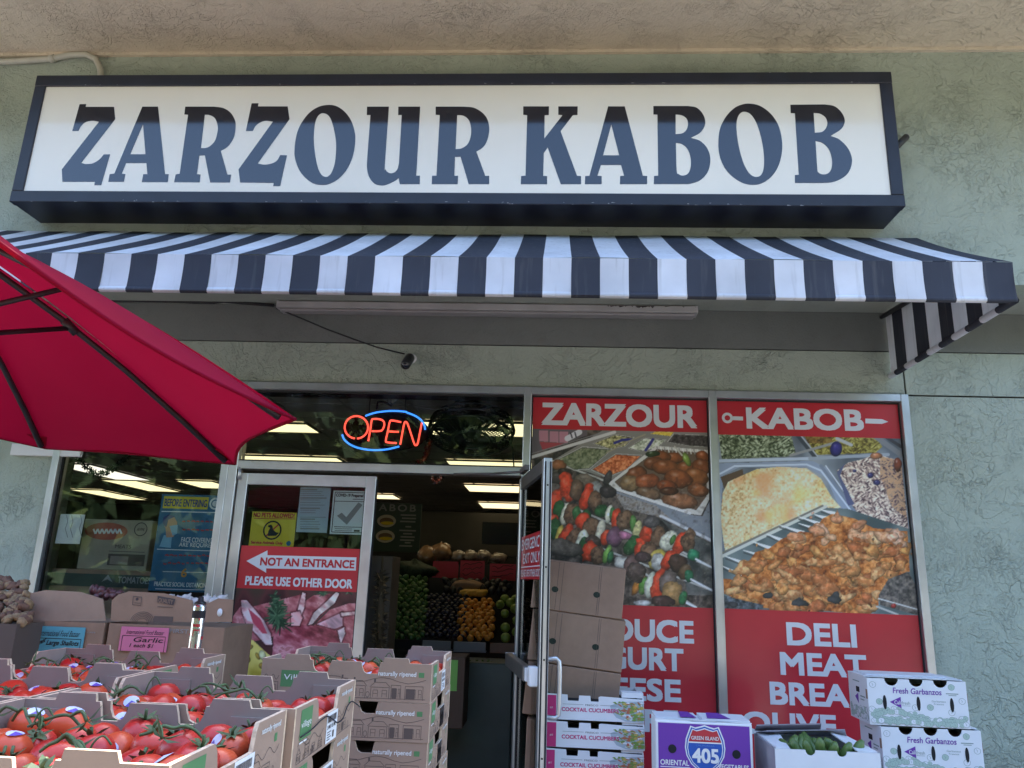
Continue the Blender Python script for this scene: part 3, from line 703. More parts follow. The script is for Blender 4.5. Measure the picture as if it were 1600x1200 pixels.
# ---- skewers poster
cv = Canvas(826, 660, 1122, 965, 2, (64, 58, 54), 11); cv.prep(); one = np.ones((cv.H, cv.W))
Z5 = lambda *p: [(800 + .25 * a, 580 + .25 * b_) for a, b_ in p]
cv.tex(one, [(28, 26, 28), (62, 54, 50), (104, 92, 84), (58, 50, 48)], cv.noise(12, 4))
cv.poly(Z5((100, 360), (470, 360), (470, 400), (120, 520)), (92, 84, 90))
for i, (a, b_) in enumerate(((170, 370), (235, 375), (295, 378))): cv.poly(Z5((a, b_), (a + 55, b_), (a + 55, b_ + 70), (a, b_ + 66)), (168, 118, 132))
cv.poly(Z5((170, 440), (330, 450), (190, 490)), (150, 60, 70))
cv.line(Z5((345, 420), (420, 380)), 9, (196, 194, 200)); cv.line(Z5((365, 385), (375, 415)), 2, (40, 40, 50)); cv.line(Z5((392, 382), (400, 410)), 2, (40, 40, 50))
cv.poly(Z5((560, 372), (1250, 372), (1250, 760), (700, 700), (250, 560)), (126, 122, 116))
cv.line(Z5((110, 540), (640, 380)), 5, (190, 188, 186)); cv.line(Z5((110, 518), (600, 372)), 1.5, (120, 118, 120)); cv.line(Z5((250, 560), (620, 700)), 3, (176, 172, 166))
n8 = cv.noise(3.0, 3); n9 = cv.noise(2.2, 2)
def tray(pts, cols, nz=n8, rim=(178, 175, 170)):
    P = Z5(*pts); cx = sum(p[0] for p in P) / len(P); cy = sum(p[1] for p in P) / len(P)
    big = [(cx + (x - cx) * 1.09, cy + (y - cy) * 1.13) for x, y in P]; mid = [(cx + (x - cx) * 1.045, cy + (y - cy) * 1.06) for x, y in P]
    cv.poly(big, rim); cv.poly(mid, (84, 80, 76)); cv.tex(cv.mask(P), cols, nz)
tray([(285, 555), (440, 478), (615, 492), (480, 605), (390, 612)], [(74, 82, 56), (112, 118, 90), (150, 150, 120)])
tray([(515, 450), (640, 400), (755, 415), (700, 468), (610, 482)], [(70, 66, 40), (150, 146, 100), (214, 206, 160)])
tray([(730, 478), (825, 420), (955, 432), (900, 480), (800, 496)], [(120, 128, 104), (186, 188, 170), (222, 224, 214)])
tray([(980, 440), (1015, 395), (1225, 405), (1225, 470), (1100, 462)], [(40, 34, 36), (66, 58, 58), (96, 90, 90)])
tray([(865, 390), (900, 376), (1010, 380), (990, 405)], [(190, 160, 60), (220, 196, 90)])
tray([(505, 612), (648, 522), (800, 530), (715, 610), (600, 655)], [(150, 66, 34), (196, 108, 66), (222, 150, 104)])
for p in ([(640, 448), (690, 428), (745, 425)], [(835, 492), (862, 455), (880, 425)]): cv.line(Z5(*p), 4, (48, 46, 120))
cv.line(Z5((590, 510), (720, 440), (830, 395)), 2.2, (150, 140, 120))
rim = Z5((600, 700), (830, 520), (900, 465), (1245, 495), (1232, 800), (1180, 900), (1110, 890), (650, 740))
cv.poly(rim, (196, 192, 186)); cv.poly(Z5((640, 690), (840, 540), (905, 485), (1222, 512), (1215, 780), (1150, 868), (670, 722)), (96, 78, 66))
for i in range(14): cv.line(Z5((905 + i * 23, 472 + i * 1.6), (912 + i * 23, 500 + i * 1.6)), 1.6, (226, 222, 214) if i % 2 else (140, 136, 130))
BR = (134, 74, 42)
for x, y, rx, ry, a, c in ((1010, 540, 62, 34, 0, BR), (930, 530, 60, 36, 10, BR), (1190, 535, 45, 36, 20, (150, 80, 44)), (880, 575, 62, 40, -10, (122, 70, 44)), (960, 600, 85, 46, 8, BR), (1090, 600, 60, 34, 0, (140, 78, 44)), (1180, 600, 62, 55, 30, (138, 76, 44)), (780, 640, 66, 50, -20, (128, 72, 44)), (1150, 660, 82, 60, 15, (146, 86, 46)), (1040, 672, 92, 56, 10, (140, 76, 42)), (735, 705, 62, 52, 0, (142, 112, 78)), (845, 688, 76, 48, -5, (158, 84, 50)), (965, 715, 66, 36, 5, (132, 66, 36)), (1160, 742, 70, 40, 10, (142, 82, 48)), (850, 765, 84, 40, 12, (122, 92, 70)), (1045, 808, 118, 50, 8, (158, 104, 72)), (980, 750, 60, 26, 0, (80, 44, 28))):
    p = Z5((x, y))[0]; cv.blob(p[0], p[1], rx * .25, ry * .25, a, c, .12, .3)
p = Z5((880, 515))[0]; cv.blob(p[0], p[1], 11, 5, -8, (48, 60, 34)); p = Z5((1092, 552))[0]; cv.blob(p[0], p[1], 5, 12, -25, (126, 150, 66))
cv.line(Z5((1015, 470), (1062, 525)), 2.5, (176, 172, 160)); cv.line(Z5((650, 735), (1110, 888)), 4.5, (206, 204, 204))
cv.poly(Z5((640, 745), (1110, 895), (1190, 905), (1240, 800), (1250, 1070), (930, 900), (700, 820)), (126, 130, 138)); cv.tex(cv.mask(Z5((640, 760), (900, 840), (1000, 930), (700, 860))), [(90, 84, 84), (150, 144, 140), (110, 98, 90)], cv.noise(5, 3))
cv.line(Z5((930, 905), (1250, 1060)), 5, (196, 196, 200)); cv.line(Z5((930, 915), (1250, 1072)), 1.5, (120, 116, 116))
cv.tex(cv.mask(Z5((930, 925), (1250, 1080), (1250, 1400), (1100, 1400), (1000, 1000))), [(44, 46, 48), (84, 84, 82), (124, 118, 112)], cv.noise(20, 4))
ZK = lambda x, y: (860 + .225 * x, 690 + .225 * y)
for a, b_ in (((-20, 380), (1118, 872)), ((-20, 600), (1122, 1032)), ((300, 440), (1010, 815)), ((480, 800), (1010, 1150))): cv.line([ZK(*a), ZK(*b_)], 3, (170, 166, 160))
R_, G_, Wt, Mt, Yl, Pu = (222, 72, 44), (46, 92, 50), (232, 228, 204), (126, 94, 72), (228, 200, 92), (118, 80, 100)
for x, y, rx, ry, a, c in ((60, 250, 60, 40, 0, (70, 60, 56)), (250, 270, 70, 45, 10, (120, 104, 90)), (325, 340, 35, 60, -20, (150, 150, 146)), (400, 250, 24, 50, 20, (70, 66, 66)), (400, 350, 50, 40, 0, (60, 52, 52)), (60, 165, 50, 32, 0, (150, 92, 60)), (100, 210, 45, 25, 15, (50, 38, 34)),
    (30, 425, 40, 85, 15, R_), (120, 320, 42, 100, -12, R_), (180, 340, 40, 70, 0, (110, 84, 66)), (245, 395, 36, 90, 18, R_), (310, 420, 45, 70, 0, Mt), (60, 465, 34, 55, 10, G_), (105, 505, 28, 78, 14, Wt), (150, 500, 50, 80, 10, Mt), (182, 495, 30, 48, 0, (60, 110, 60)), (250, 505, 34, 36, 0, G_), (225, 550, 46, 66, 20, R_), (285, 590, 52, 68, 0, Mt), (350, 480, 42, 42, 0, G_), (345, 622, 30, 82, 14, (208, 200, 178)), (385, 660, 34, 56, 20, R_), (405, 510, 22, 62, 14, Wt), (428, 500, 15, 45, 10, (70, 120, 70)), (455, 540, 30, 72, 10, R_), (515, 550, 50, 62, 0, Mt), (575, 575, 20, 52, 0, (86, 130, 64)), (605, 612, 24, 60, 14, (222, 214, 150)), (440, 660, 44, 70, 0, Pu), (520, 650, 40, 26, 20, (190, 120, 150)),
    (20, 540, 30, 30, 0, R_), (28, 605, 40, 66, 10, G_), (66, 640, 24, 62, 12, Yl), (122, 650, 48, 76, 15, R_), (168, 665, 46, 70, 10, Mt), (215, 690, 32, 80, 24, Wt), (238, 735, 38, 62, 22, G_), (300, 700, 45, 50, 0, (70, 54, 48)), (275, 762, 50, 62, 22, R_), (335, 790, 45, 60, 0, Mt), (395, 780, 24, 66, 18, (130, 176, 84)), (415, 800, 20, 50, 10, (60, 110, 70)), (100, 740, 110, 50, 10, (110, 98, 88)),
    (670, 640, 40, 60, 0, R_), (700, 560, 50, 40, 0, (90, 84, 84)), (745, 660, 48, 74, 10, Mt), (815, 690, 46, 76, 34, Wt), (848, 680, 16, 36, 20, (80, 120, 60)), (900, 710, 36, 82, 24, R_), (960, 690, 40, 66, 10, Mt), (990, 790, 36, 36, 0, (50, 130, 92)),
    (560, 725, 40, 66, 30, G_), (625, 750, 38, 70, 18, R_), (685, 760, 56, 62, 0, Mt), (745, 815, 52, 76, 22, Yl), (752, 835, 42, 62, 20, (214, 210, 200)), (822, 820, 44, 66, 30, R_), (885, 845, 60, 60, 10, (78, 56, 46)), (935, 900, 40, 60, 30, (100, 76, 54)), (962, 930, 26, 42, 0, (44, 110, 74)), (500, 840, 60, 50, 10, (206, 200, 190)), (560, 860, 50, 70, 10, (112, 84, 80)), (640, 800, 50, 40, 0, (80, 60, 60)),
    (612, 980, 22, 96, 28, (206, 130, 56)), (648, 1000, 24, 66, 16, (90, 140, 60)), (690, 1000, 32, 96, 12, (216, 214, 190)), (750, 1005, 46, 108, 10, R_), (815, 980, 50, 80, 20, (120, 104, 96)), (850, 1060, 66, 80, 20, (176, 134, 84)), (922, 1080, 26, 48, 10, (50, 116, 70)), (600, 900, 60, 60, 0, (90, 72, 66)), (780, 1110, 80, 40, 0, (70, 50, 46)), (640, 1120, 60, 22, 0, (206, 206, 204))):
    q_ = ZK(x, y); cv.blob(q_[0], q_[1], rx * .262, ry * .245, a, c, .24, 0 if c in (Mt, G_) else .14, vein=(50, 34, 28) if c == Mt else None)
for a, b_ in (((1010, 815), (1118, 872)), ((975, 955), (1122, 1032)), ((945, 1120), (1010, 1150))): cv.line([ZK(*a), ZK(*b_)], 3.2, (208, 208, 208))
ks = cv.noise(7, 4); cv.put((cv.Y > 745) * np.clip((ks - .56) * 5, 0, 1), (40, 30, 26), .3); cv.put((cv.Y > 745) * np.clip((cv.noise(5, 3) - .62) * 5, 0, 1), (206, 190, 170), .2)
cvA = cv
# ---- rice and grilled chicken poster
cv = Canvas(1112, 668, 1448, 972, 2, (90, 92, 96), 23); cv.prep(); one = np.ones((cv.H, cv.W))
ZR = lambda *p: [(1110 + .25 * a, 670 + .25 * b_) for a, b_ in p]
n3 = cv.noise(3.2, 2); n4 = cv.noise(5, 3); grain = cv.noise(2.0, 2, .7, 2.2); grain2 = cv.noise(2.0, 2, -.6, 2.2); gr = np.where(cv.noise(7, 1) > .5, grain, grain2)
cv.tex(one, [(78, 84, 92), (120, 128, 138), (150, 156, 164)], cv.noise(40, 3))
cv.tex(cv.mask(ZR((48, 25), (500, 25), (532, 150), (480, 172), (70, 190))), [(38, 46, 30), (98, 108, 80), (182, 190, 164)], gr)
cv.tex(cv.mask(ZR((580, 25), (1020, 40), (1075, 110), (1030, 150), (655, 162))), [(70, 58, 24), (136, 126, 56), (176, 168, 96)], gr)
cv.tex(cv.mask(ZR((575, 25), (760, 30), (760, 90), (610, 90))), [(60, 44, 24), (120, 92, 44), (150, 126, 70)], n4)
for a, b_, w_, c in (((530, 20), (655, 175), 7, (60, 66, 74)), ((548, 20), (668, 170), 2, (170, 176, 184)), ((500, 165), (800, 80), 4, (140, 140, 140)), ((790, 60), (880, 100), 5, (168, 170, 172)), ((45, 200), (620, 185), 5, (176, 186, 200)), ((620, 185), (1110, 160), 5, (150, 158, 168)), ((1020, 40), (1190, 160), 8, (120, 122, 126)), ((1080, 40), (1190, 110), 5, (60, 60, 64))): cv.line(ZR(a, b_), w_, c)
p = ZR((785, 125))[0]; cv.blob(p[0], p[1], 9.5, 12, 10, (52, 44, 118), .05, .2)
cv.poly(ZR((45, 215), (640, 200), (720, 240), (940, 600), (820, 520), (720, 300), (600, 240), (180, 240), (80, 290), (60, 560), (45, 560)), (140, 152, 172)); cv.line(ZR((60, 280), (150, 232), (600, 222), (690, 260), (960, 620)), 3, (190, 200, 214))
cv.line(ZR((690, 230), (980, 625)), 5, (120, 130, 148)); cv.line(ZR((720, 230), (1010, 640)), 2, (196, 202, 212))
yr = ZR((75, 400), (110, 330), (210, 285), (290, 250), (430, 236), (600, 245), (690, 310), (760, 430), (815, 490), (560, 565), (330, 660), (90, 760), (62, 560))
cv.put(cv.mask(ZR((62, 300), (200, 250), (210, 300), (100, 420))), (88, 70, 56))
cv.tex(cv.mask(yr), [(176, 138, 86), (214, 188, 138), (226, 208, 172), (238, 226, 206)], .6 * n3 + .4 * cv.noise(46, 2))
m_ = cv.mask(yr); n_ = cv.noise(40, 2); cv.put(m_ * np.clip((n_ - .58) * 5, 0, 1), (214, 150, 100), .7); cv.put(m_ * np.clip((cv.noise(34, 2) - .6) * 5, 0, 1), (226, 200, 120), .8)
rr = ZR((790, 260), (860, 210), (950, 190), (1020, 160), (1065, 165), (1190, 200), (1245, 700), (1000, 640), (880, 470))
cv.tex(cv.mask(rr), [(70, 52, 60), (150, 126, 118), (206, 188, 172), (226, 212, 198)], gr)
cv.put(cv.mask(ZR((1060, 170), (1190, 200), (1225, 560), (1130, 480), (1060, 300))) * np.clip((gr - .3) * 3, 0, 1), (170, 120, 76), .65)
for x, y, a, b_ in ((1000, 290, 16, 15), (1040, 335, 20, 16), (900, 262, 14, 10)): p = ZR((x, y))[0]; cv.blob(p[0], p[1], a * .25, b_ * .25, 0, (58, 54, 104))
p = ZR((1170, 220))[0]; cv.blob(p[0], p[1], 6, 11, 0, (128, 66, 48)); p = ZR((1035, 168))[0]; cv.blob(p[0], p[1], 9, 5, 0, (176, 116, 80))
cv.put(cv.mask(ZR((790, 270), (840, 215), (810, 290), (900, 470), (860, 480))), (84, 88, 120))
cv.tex(cv.mask(ZR((70, 790), (700, 490), (860, 500), (1290, 640), (1295, 1165), (70, 1125))), [(66, 78, 80), (104, 116, 116), (140, 148, 144)], cv.noise(50, 3))
cv.line(ZR((65, 800), (400, 640), (720, 485)), 5, (196, 196, 186)); cv.line(ZR((65, 780), (400, 622), (700, 480)), 3, (120, 116, 104))
for a, b_ in (((690, 505), (770, 528)), ((650, 535), (720, 558)), ((550, 548), (710, 602)), ((550, 590), (710, 640)), ((430, 600), (580, 650)), ((350, 655), (440, 695)), ((265, 705), (370, 745)), ((205, 758), (360, 805)), ((92, 795), (225, 845)), ((70, 855), (220, 925))): cv.line(ZR(a, b_), 1.0, (224, 222, 212), 1, 6.5); cv.line([(x + 1, y + 4) for x, y in ZR(a, b_)], 2.5, (66, 70, 70), .8)
ck = ZR((75, 935), (180, 945), (220, 860), (280, 770), (370, 745), (440, 690), (560, 640), (640, 650), (700, 560), (760, 530), (900, 560), (1020, 620), (1230, 640), (1245, 890), (1120, 940), (1110, 1010), (1050, 1050), (1050, 1120), (980, 1165), (750, 1140), (340, 1120), (200, 1080), (85, 1030))
cv.tex(cv.mask(ck), [(70, 36, 22), (150, 82, 40), (196, 124, 66), (222, 166, 104)], .5 * n4 + .5 * cv.noise(16, 3))
rs = random.Random(8); ckm = cv.mask(ck)
for i in range(170):
    y = rs.uniform(540, 1140); x = rs.uniform(80, 1240); p = ZR((x, y))[0]
    ii, jj = int((p[1] - cv.y0) * 2), int((p[0] - cv.x0) * 2)
    if not (0 <= ii < cv.H and 0 <= jj < cv.W): continue
    if ckm[ii, jj] < .5: continue
    up = y < 720
    c = rs.choice(((216, 152, 96), (196, 122, 74), (226, 172, 116), (180, 104, 62), (222, 156, 90), (204, 140, 84)) if not up else ((226, 180, 150), (222, 170, 130), (214, 150, 110), (230, 190, 140)))
    cv.blob(p[0], p[1], rs.uniform(7, 19), rs.uniform(4.5, 10), rs.uniform(-35, 45), c, .6, .1, vein=(156, 88, 48))
cv.put(ckm * np.clip((cv.noise(4, 3) - .55) * 5, 0, 1), (110, 54, 28), .25); cv.put(ckm * np.clip((cv.noise(5, 3) - .58) * 6, 0, 1), (240, 206, 160), .25)
cv.tex(cv.mask(ZR((1110, 940), (1235, 890), (1295, 1000), (1295, 1165), (1060, 1100), (1050, 1040))), [(46, 44, 44), (90, 84, 80), (126, 116, 106)], n4)
cv.line(ZR((1050, 1060), (1300, 1130)), 2, (190, 190, 186)); cv.line(ZR((1040, 1110), (1170, 1160)), 3, (170, 170, 166)); p = ZR((1145, 1105))[0]; cv.blob(p[0], p[1], 4, 3.5, 0, (150, 50, 48))
cv.tex(cv.mask(ZR((75, 1040), (330, 1100), (330, 1130), (78, 1125))), [(36, 40, 44), (70, 76, 80), (110, 120, 130)], n4)
for x, y in ((145, 1100), (360, 1040), (560, 1090), (760, 1065)): p = ZR((x, y))[0]; cv.blob(p[0], p[1], 9, 5, 0, (64, 66, 68), .6, 0)
cvB = cv
# ---- raw meat poster on the closed door
cv = Canvas(340, 905, 600, 1110, 2, (66, 30, 34), 31); cv.prep(); one = np.ones((cv.H, cv.W))
ZM = lambda *p: [(350 + .25 * a, 730 + .25 * b_) for a, b_ in p]
cv.tex(one, [(52, 26, 30), (84, 44, 46), (60, 50, 42), (44, 34, 34)], cv.noise(40, 3))
marb = .55 * cv.noise(6, 4, .5, 2.0) + .45 * cv.noise(18, 2)
def cut(pts, cols=((92, 34, 42), (148, 72, 78), (182, 118, 120), (222, 186, 182))): cv.tex(cv.mask(ZM(*pts)), list(cols), marb)
cut([(40, 950), (110, 860), (180, 870), (300, 840), (420, 810), (500, 790), (520, 900), (300, 1060), (60, 1120)])
cut([(470, 860), (560, 800), (650, 790), (720, 800), (640, 900), (540, 990), (440, 990)])
cut([(660, 890), (780, 850), (850, 850), (850, 1100), (700, 1180), (560, 990)])
cut([(310, 1010), (470, 985), (720, 1000), (770, 1040), (720, 1220), (480, 1300), (300, 1200)], ((86, 24, 36), (138, 58, 70), (176, 104, 114), (212, 166, 170)))
for P_, c in [(p_, c_) for p_, c_ in (([(105, 830), (140, 830), (200, 900), (250, 960), (290, 1040), (300, 1110), (260, 1110), (200, 1040), (140, 980), (112, 900)], (222, 190, 190)), ([(700, 780), (718, 790), (690, 850), (600, 920), (550, 980), (525, 985), (560, 910), (640, 840)], (226, 204, 196)), ([(490, 780), (510, 790), (500, 880), (480, 930), (460, 890)], (216, 184, 180)), ([(420, 910), (470, 900), (490, 940), (470, 990), (420, 990)], (220, 160, 160)), ([(580, 980), (740, 905), (740, 990), (690, 1010)], (214, 170, 178)), ([(730, 910), (850, 900), (850, 915), (735, 930)], (220, 196, 186)), ([(710, 1020), (750, 1000), (755, 1040), (730, 1100), (720, 1060)], (222, 200, 200)))]:
    Q_ = ZM(*P_); cv.line(Q_ + Q_[:1], 5, (60, 20, 26), .45); m_ = cv.mask(Q_); cv.tex(m_, [tuple(v * .62 for v in c), c, tuple(min(255, v * 1.08) for v in c)], .5 * cv.noise(9, 3, .8, 3) + .5 * cv.noise(20, 2))
cv.put((cv.a.min(2) > 150) * 1.0, (150, 70, 76), np.clip((marb - .5) * 3, 0, .6)); cv.poly(ZM((150, 880), (230, 950), (270, 1040), (240, 1040), (180, 970)), (176, 70, 86))
rs = random.Random(4)
def sprig(x, y, n, L, c1=(34, 60, 40)):
    for i in range(n):
        a = rs.uniform(0, 6.28); l = rs.uniform(.4, 1) * L
        cv.line(ZM((x, y), (x + l * math.cos(a), y + l * .8 * math.sin(a))), 3.4, rs.choice((c1, (52, 84, 58), (24, 44, 32), (80, 108, 80))), 1, 1.2)
for k in range(9): sprig(318 + k * 3 + rs.uniform(-10, 10), 800 + k * 22, 16, 46 + 7 * k)
sprig(330, 930, 40, 90); sprig(80, 1050, 30, 60); sprig(120, 1110, 24, 60); sprig(620, 790, 12, 40); sprig(780, 780, 10, 40)
ch = ZM((150, 1070), (180, 1080), (300, 1190), (310, 1330), (100, 1330), (100, 1130))
cv.tex(cv.mask(ch), [(170, 150, 60), (204, 186, 96), (226, 210, 130)], cv.noise(30, 3))
for x, y, a, b_ in ((160, 1125, 22, 14), (210, 1180, 12, 24), (140, 1200, 24, 26), (235, 1240, 18, 20)): p = ZM((x, y))[0]; cv.blob(p[0], p[1], a * .25, b_ * .25, -30, (170, 136, 60), .05, 0)
p = ZM((240, 1175))[0]; cv.blob(p[0], p[1], 5, 8, -20, (224, 220, 170), .05, 0)
cvC = cv

# ================================================================ window and door posters
VN = [M['red_vinyl'], M['vinyl_white'], M['print']]
def poster(name, label, cat, loc): return thing(name, label, cat, loc)
# window with skewers
YP = .0085
pA = poster('window_poster', 'window graphic headed ZARZOUR with a food photo of skewers and trays', 'window poster', (.42, YP, .18))
b = MB(); x0, x1 = -.147, 1.008; zt, zp, zq = 2.733, U(970, 673, YP).z, U(1050, 948, YP).z
b.box((x0, YP, .19), (x1, YP + .002, zq), 0); b.box((x0, YP, zp), (x1, YP + .002, U(970, 622, YP).z), 0); b.box((x0, YP + .0007, zq - .01), (x1, YP + .002, zp + .01), 0)
b.build('backing', M['red_vinyl'], pA)
sheet('food_photo', cvA, x0, x1, zq, zp, YP - .0004, .0042, pA, PK)
b = MB(); F = front(b, YP - .0012)
def T(s, px, bold=.058, **k): a = F.r(*px); F.text(s, a[0], a[1], a[2], a[3], 0, 1, bold, **k)
T('ZARZOUR', (846, 631, 1089, 667)); T('PRODUCE', (862, 966, 1084, 1002)); T('YOGURT', (880, 1010, 1068, 1046)); T('CHEESE', (874, 1058, 1064, 1094)); T('& MORE', (880, 1106, 1060, 1142))
b.build('lettering', M['vinyl_white'], pA)
# window with rice and chicken
pB = poster('window_poster', 'window graphic headed KABOB with a skewer sign and a food photo of rice and chicken', 'window poster', (1.65, YP, .18))
b = MB(); x0, x1 = 1.063, 2.244; zp2, zq2 = U(1260, 682, YP).z, U(1280, 956, YP).z
b.box((x0, YP, .19), (x1, YP + .002, zq2), 0); b.box((x0, YP, zp2), (x1, YP + .002, U(1260, 626, YP).z), 0); b.box((x0, YP + .0007, zq2 - .01), (x1, YP + .002, zp2 + .01), 0)
b.build('backing', M['red_vinyl'], pB)
sheet('food_photo', cvB, x0, x1, zq2, zp2, YP - .0004, .0042, pB, PK)
b = MB(); F = front(b, YP - .0012)
T('KABOB', (1166, 638, 1349, 672)); T('DELI', (1229, 974, 1338, 1010)); T('MEAT', (1219, 1021, 1354, 1057)); T('BREAD', (1203, 1068, 1364, 1104)); T('OLIVE', (1160, 1114, 1307, 1150))
def pl(px): F.poly([F.q(*p) for p in px], 0, 1)
a = F.q(1136.5, 653); F.ring(a[0], a[1], .036, .036, .018, 0, 1); pl(((1144, 650.5), (1161, 651), (1161, 657), (1144, 656.5))); pl(((1352, 654), (1378, 655), (1388, 659), (1378, 662.5), (1352, 661.5)))
b.build('lettering', M['vinyl_white'], pB)
# closed door: red sign + meat
YD = -.0005 + .0065
YD = .0035
pC = poster('door_sign', 'red NOT AN ENTRANCE sign above a raw meat photo on the closed door', 'sign', (-1.63, YD, .6))
b = MB(); xa, xb = -2.029, -1.236; z1_, z2_ = U(470, 855, YD).z, U(465, 922, YD).z
b.box((xa, YD, z2_), (xb, YD + .002, z1_)); b.build('backing', M['red_vinyl'], pC)
sheet('food_photo', cvC, xa, xb, .72, z2_, YD - .0002, .0042, pC, PK)
b = MB(); F = front(b, YD - .0012)
F.poly([F.q(385, 876.5), F.q(418, 860), F.q(418, 867.5), F.q(557, 871), F.q(556, 891.5), F.q(416, 888), F.q(416, 895)], 0, 1)
T('PLEASE USE OTHER DOOR', (383, 902.5, 551, 917), .05)
a = F.r(406.5, 873, 554, 886); F.text('NOT AN ENTRANCE', a[0], a[1], a[2], a[3], 1, 3, .05)
b.build('lettering', [M['vinyl_white'], M['red_vinyl']], pC)
YI = .0165
pD = poster('pet_notice', 'yellow NO PETS ALLOWED notice with crossed out dog on the closed door', 'notice', (-1.9, YI, 1.75))
b = MB(); F = front(b, YI - .002); a = F.r(391, 800, 461, 855); b.box((a[0], YI, a[1]), (a[2], YI + .002, a[3])); b.build('sheet', M['ink_yellow'], pD)
b = MB(); F = front(b, YI - .0005)
for s, px, m in (('NO PETS ALLOWED!', (396, 801.5, 460.5, 809), 0), ('Service Animals Only', (392, 845.5, 442, 851.5), 0)): q = F.r(*px); F.text(s, *q, m, 1, .055)
q = F.q(425.5, 828.5); F.ring(q[0], q[1], .062, .062, .010, 1, 2); F.line([(q[0] - .042, q[1] - .042), (q[0] + .042, q[1] + .042)], .009, 0, 1)
F.poly([(q[0] + c * .05, q[1] + d * .05) for c, d in ((-.55, -.75), (-.5, -.1), (-.3, .3), (-.62, .42), (-.6, .62), (-.2, .72), (0, .5), (.1, .1), (.45, -.2), (.8, -.3), (.75, -.15), (.9, -.35), (.6, -.7))], 1, 3)
F.line([F.q(397, 810), F.q(461, 811)], .004, 0, 1); F.line([F.q(391, 853), F.q(442, 854.2)], .004, 0, 1); q = F.q(451, 849); F.ell(q[0], q[1], .016, .016, 2, 1)
b.build('lettering', [M['ink_red'], M['ink_black'], M['ink_teal']], pD)
pE = poster('health_notice', 'white paper notice with a big grey tick on the closed door', 'notice', (-1.35, YI, 1.85))
b = MB(); F = front(b, YI); a = F.r(518, 767, 572, 835); b.box((a[0], YI, a[1]), (a[2], YI + .002, a[3])); b.build('sheet', M['paper'], pE)
b = MB(); F = front(b, YI - .0005); a = F.r(521, 769.5, 569, 832)
F.line([(a[0], a[1]), (a[2], a[1]), (a[2], a[3]), (a[0], a[3]), (a[0], a[1])], .005, 0, 1)
for y in (783, 823): F.line([F.q(522, y), F.q(569, y + 1)], .004, 0, 1)
F.text('COVID-19 Prepared', *F.r(525, 771.5, 568, 778), 0, 1, .05)
F.poly([F.q(*p) for p in ((526.5, 806), (534, 801), (541, 808), (560, 785), (566.5, 789), (542, 820))], 1, 1)
for y in (780,): F.line([F.q(551, y), F.q(568, y + .3)], .004, 0, 1)
F.line([F.q(523, 826), F.q(550, 826.5)], .003, 0, 1); F.line([F.q(523, 829), F.q(550, 829.5)], .003, 0, 1); F.rect(*F.r(553, 828, 562, 833 - 2), 0, 1)
b.build('lettering', [M['ink_dark'], M['ink_grey']], pE)
pF = poster('paper_notice', 'pale blue printed sheet taped on the closed door beside the tick notice', 'notice', (-1.6, YI, 1.85))
b = MB(); F = front(b, YI + .003); a = F.r(466, 761, 514, 832); b.box((a[0], YI + .003, a[1]), (a[2], YI + .004, a[3])); b.build('sheet', mat('pale blue paper', (.42, .5, .6), .6), pF)
b = MB(); F = front(b, YI + .0025)
for i, y in enumerate((765, 768, 771, 774, 778, 781, 785, 789, 794, 797, 801, 808, 811, 815, 819, 823, 826)): F.line([F.q(469, y), F.q(469 + rng.uniform(22, 42), y + .3)], .004 if i % 4 else .009, 0, 1)
b.build('lettering', M['ink_grey'], pF)
# emergency sign on the open door (both faces of the glass read from inside)
ct, st_ = math.cos(OA), math.sin(OA)
ux = Vector((ct, st_, 0)); nn = Vector((st_, -ct, 0))     # along the leaf; the face seen from the street
pG = thing('door_sign', 'red EMERGENCY EXIT ONLY sticker on the glass of the open door', 'sign', doorB.location + ux * .45 + Vector((0, 0, 1.45)))
pG.rotation_euler = (0, 0, OA)
b = MB(); b.box((-.385, -.0065, .0), (.41, -.0035, .255)); b.build('backing', M['red_vinyl'], pG, local=True)
b = MB(); F = Flat(b, (0, -.0068, 0), (1, 0, 0), (0, 0, 1))
F.text('EMERGENCY', -.35, .17, .385, .235, 0, 1, .025); F.text('EXIT ONLY', -.27, .09, .33, .15, 0, 1, .025); F.rect(-.36, .068, .39, .074, 0); F.text('PLEASE USE OTHER DOOR', -.36, .015, .39, .055, 0, 1, .02)
b.build('lettering', M['vinyl_white'], pG, local=True)
pG.location.z = U(822, 905, -.45).z
# ================================================================ inside the shop
M['lamp'] = mat('lit lamp panel', (.9, .85, .7), .5, emit=((1, .82, .46), .26))
M['lamp_cool'] = mat('lit lamp panel pale', (.9, .88, .85), .5, emit=((1, .86, .74), .24))
CL = [(-7.02, 6.5, .62, 1.75, 1), (-7.35, 8.3, .62, 1.6, 0), (-9.0, 10.1, .62, 1.75, 0), (-5.95, 7.8, .62, 1.0, 0), (-3.4, 4.7, 1.32, .6, 0), (-.72, 4.67, 1.25, .56, 0), (-.72, 2.35, 1.25, .66, 0), (-2.85, 2.5, .8, .45, 0), (-.92, 7.25, .95, .9, 0), (-1.0, 10.05, .85, 1.1, 0), (-3.35, 8.95, .95, .75, 0)]
CLL = ['pale ceiling panel light seen through the left window beneath the tinsel garland', 'warm ceiling panel light in the left window, touching the pale one', 'lowest warm ceiling panel light in the left window', 'small warm ceiling light above the blue BEFORE ENTERING poster', 'long ceiling light low in the transom beside the umbrella tip', 'ceiling light low in the transom under the hanging fan', 'ceiling light seen through the cage of the hanging fan', 'ceiling light just under the umbrella tip in the transom', 'upper ceiling light in the open doorway beside the open door', 'lower ceiling light in the open doorway beside the open door', 'ceiling light in the doorway above the menu board']
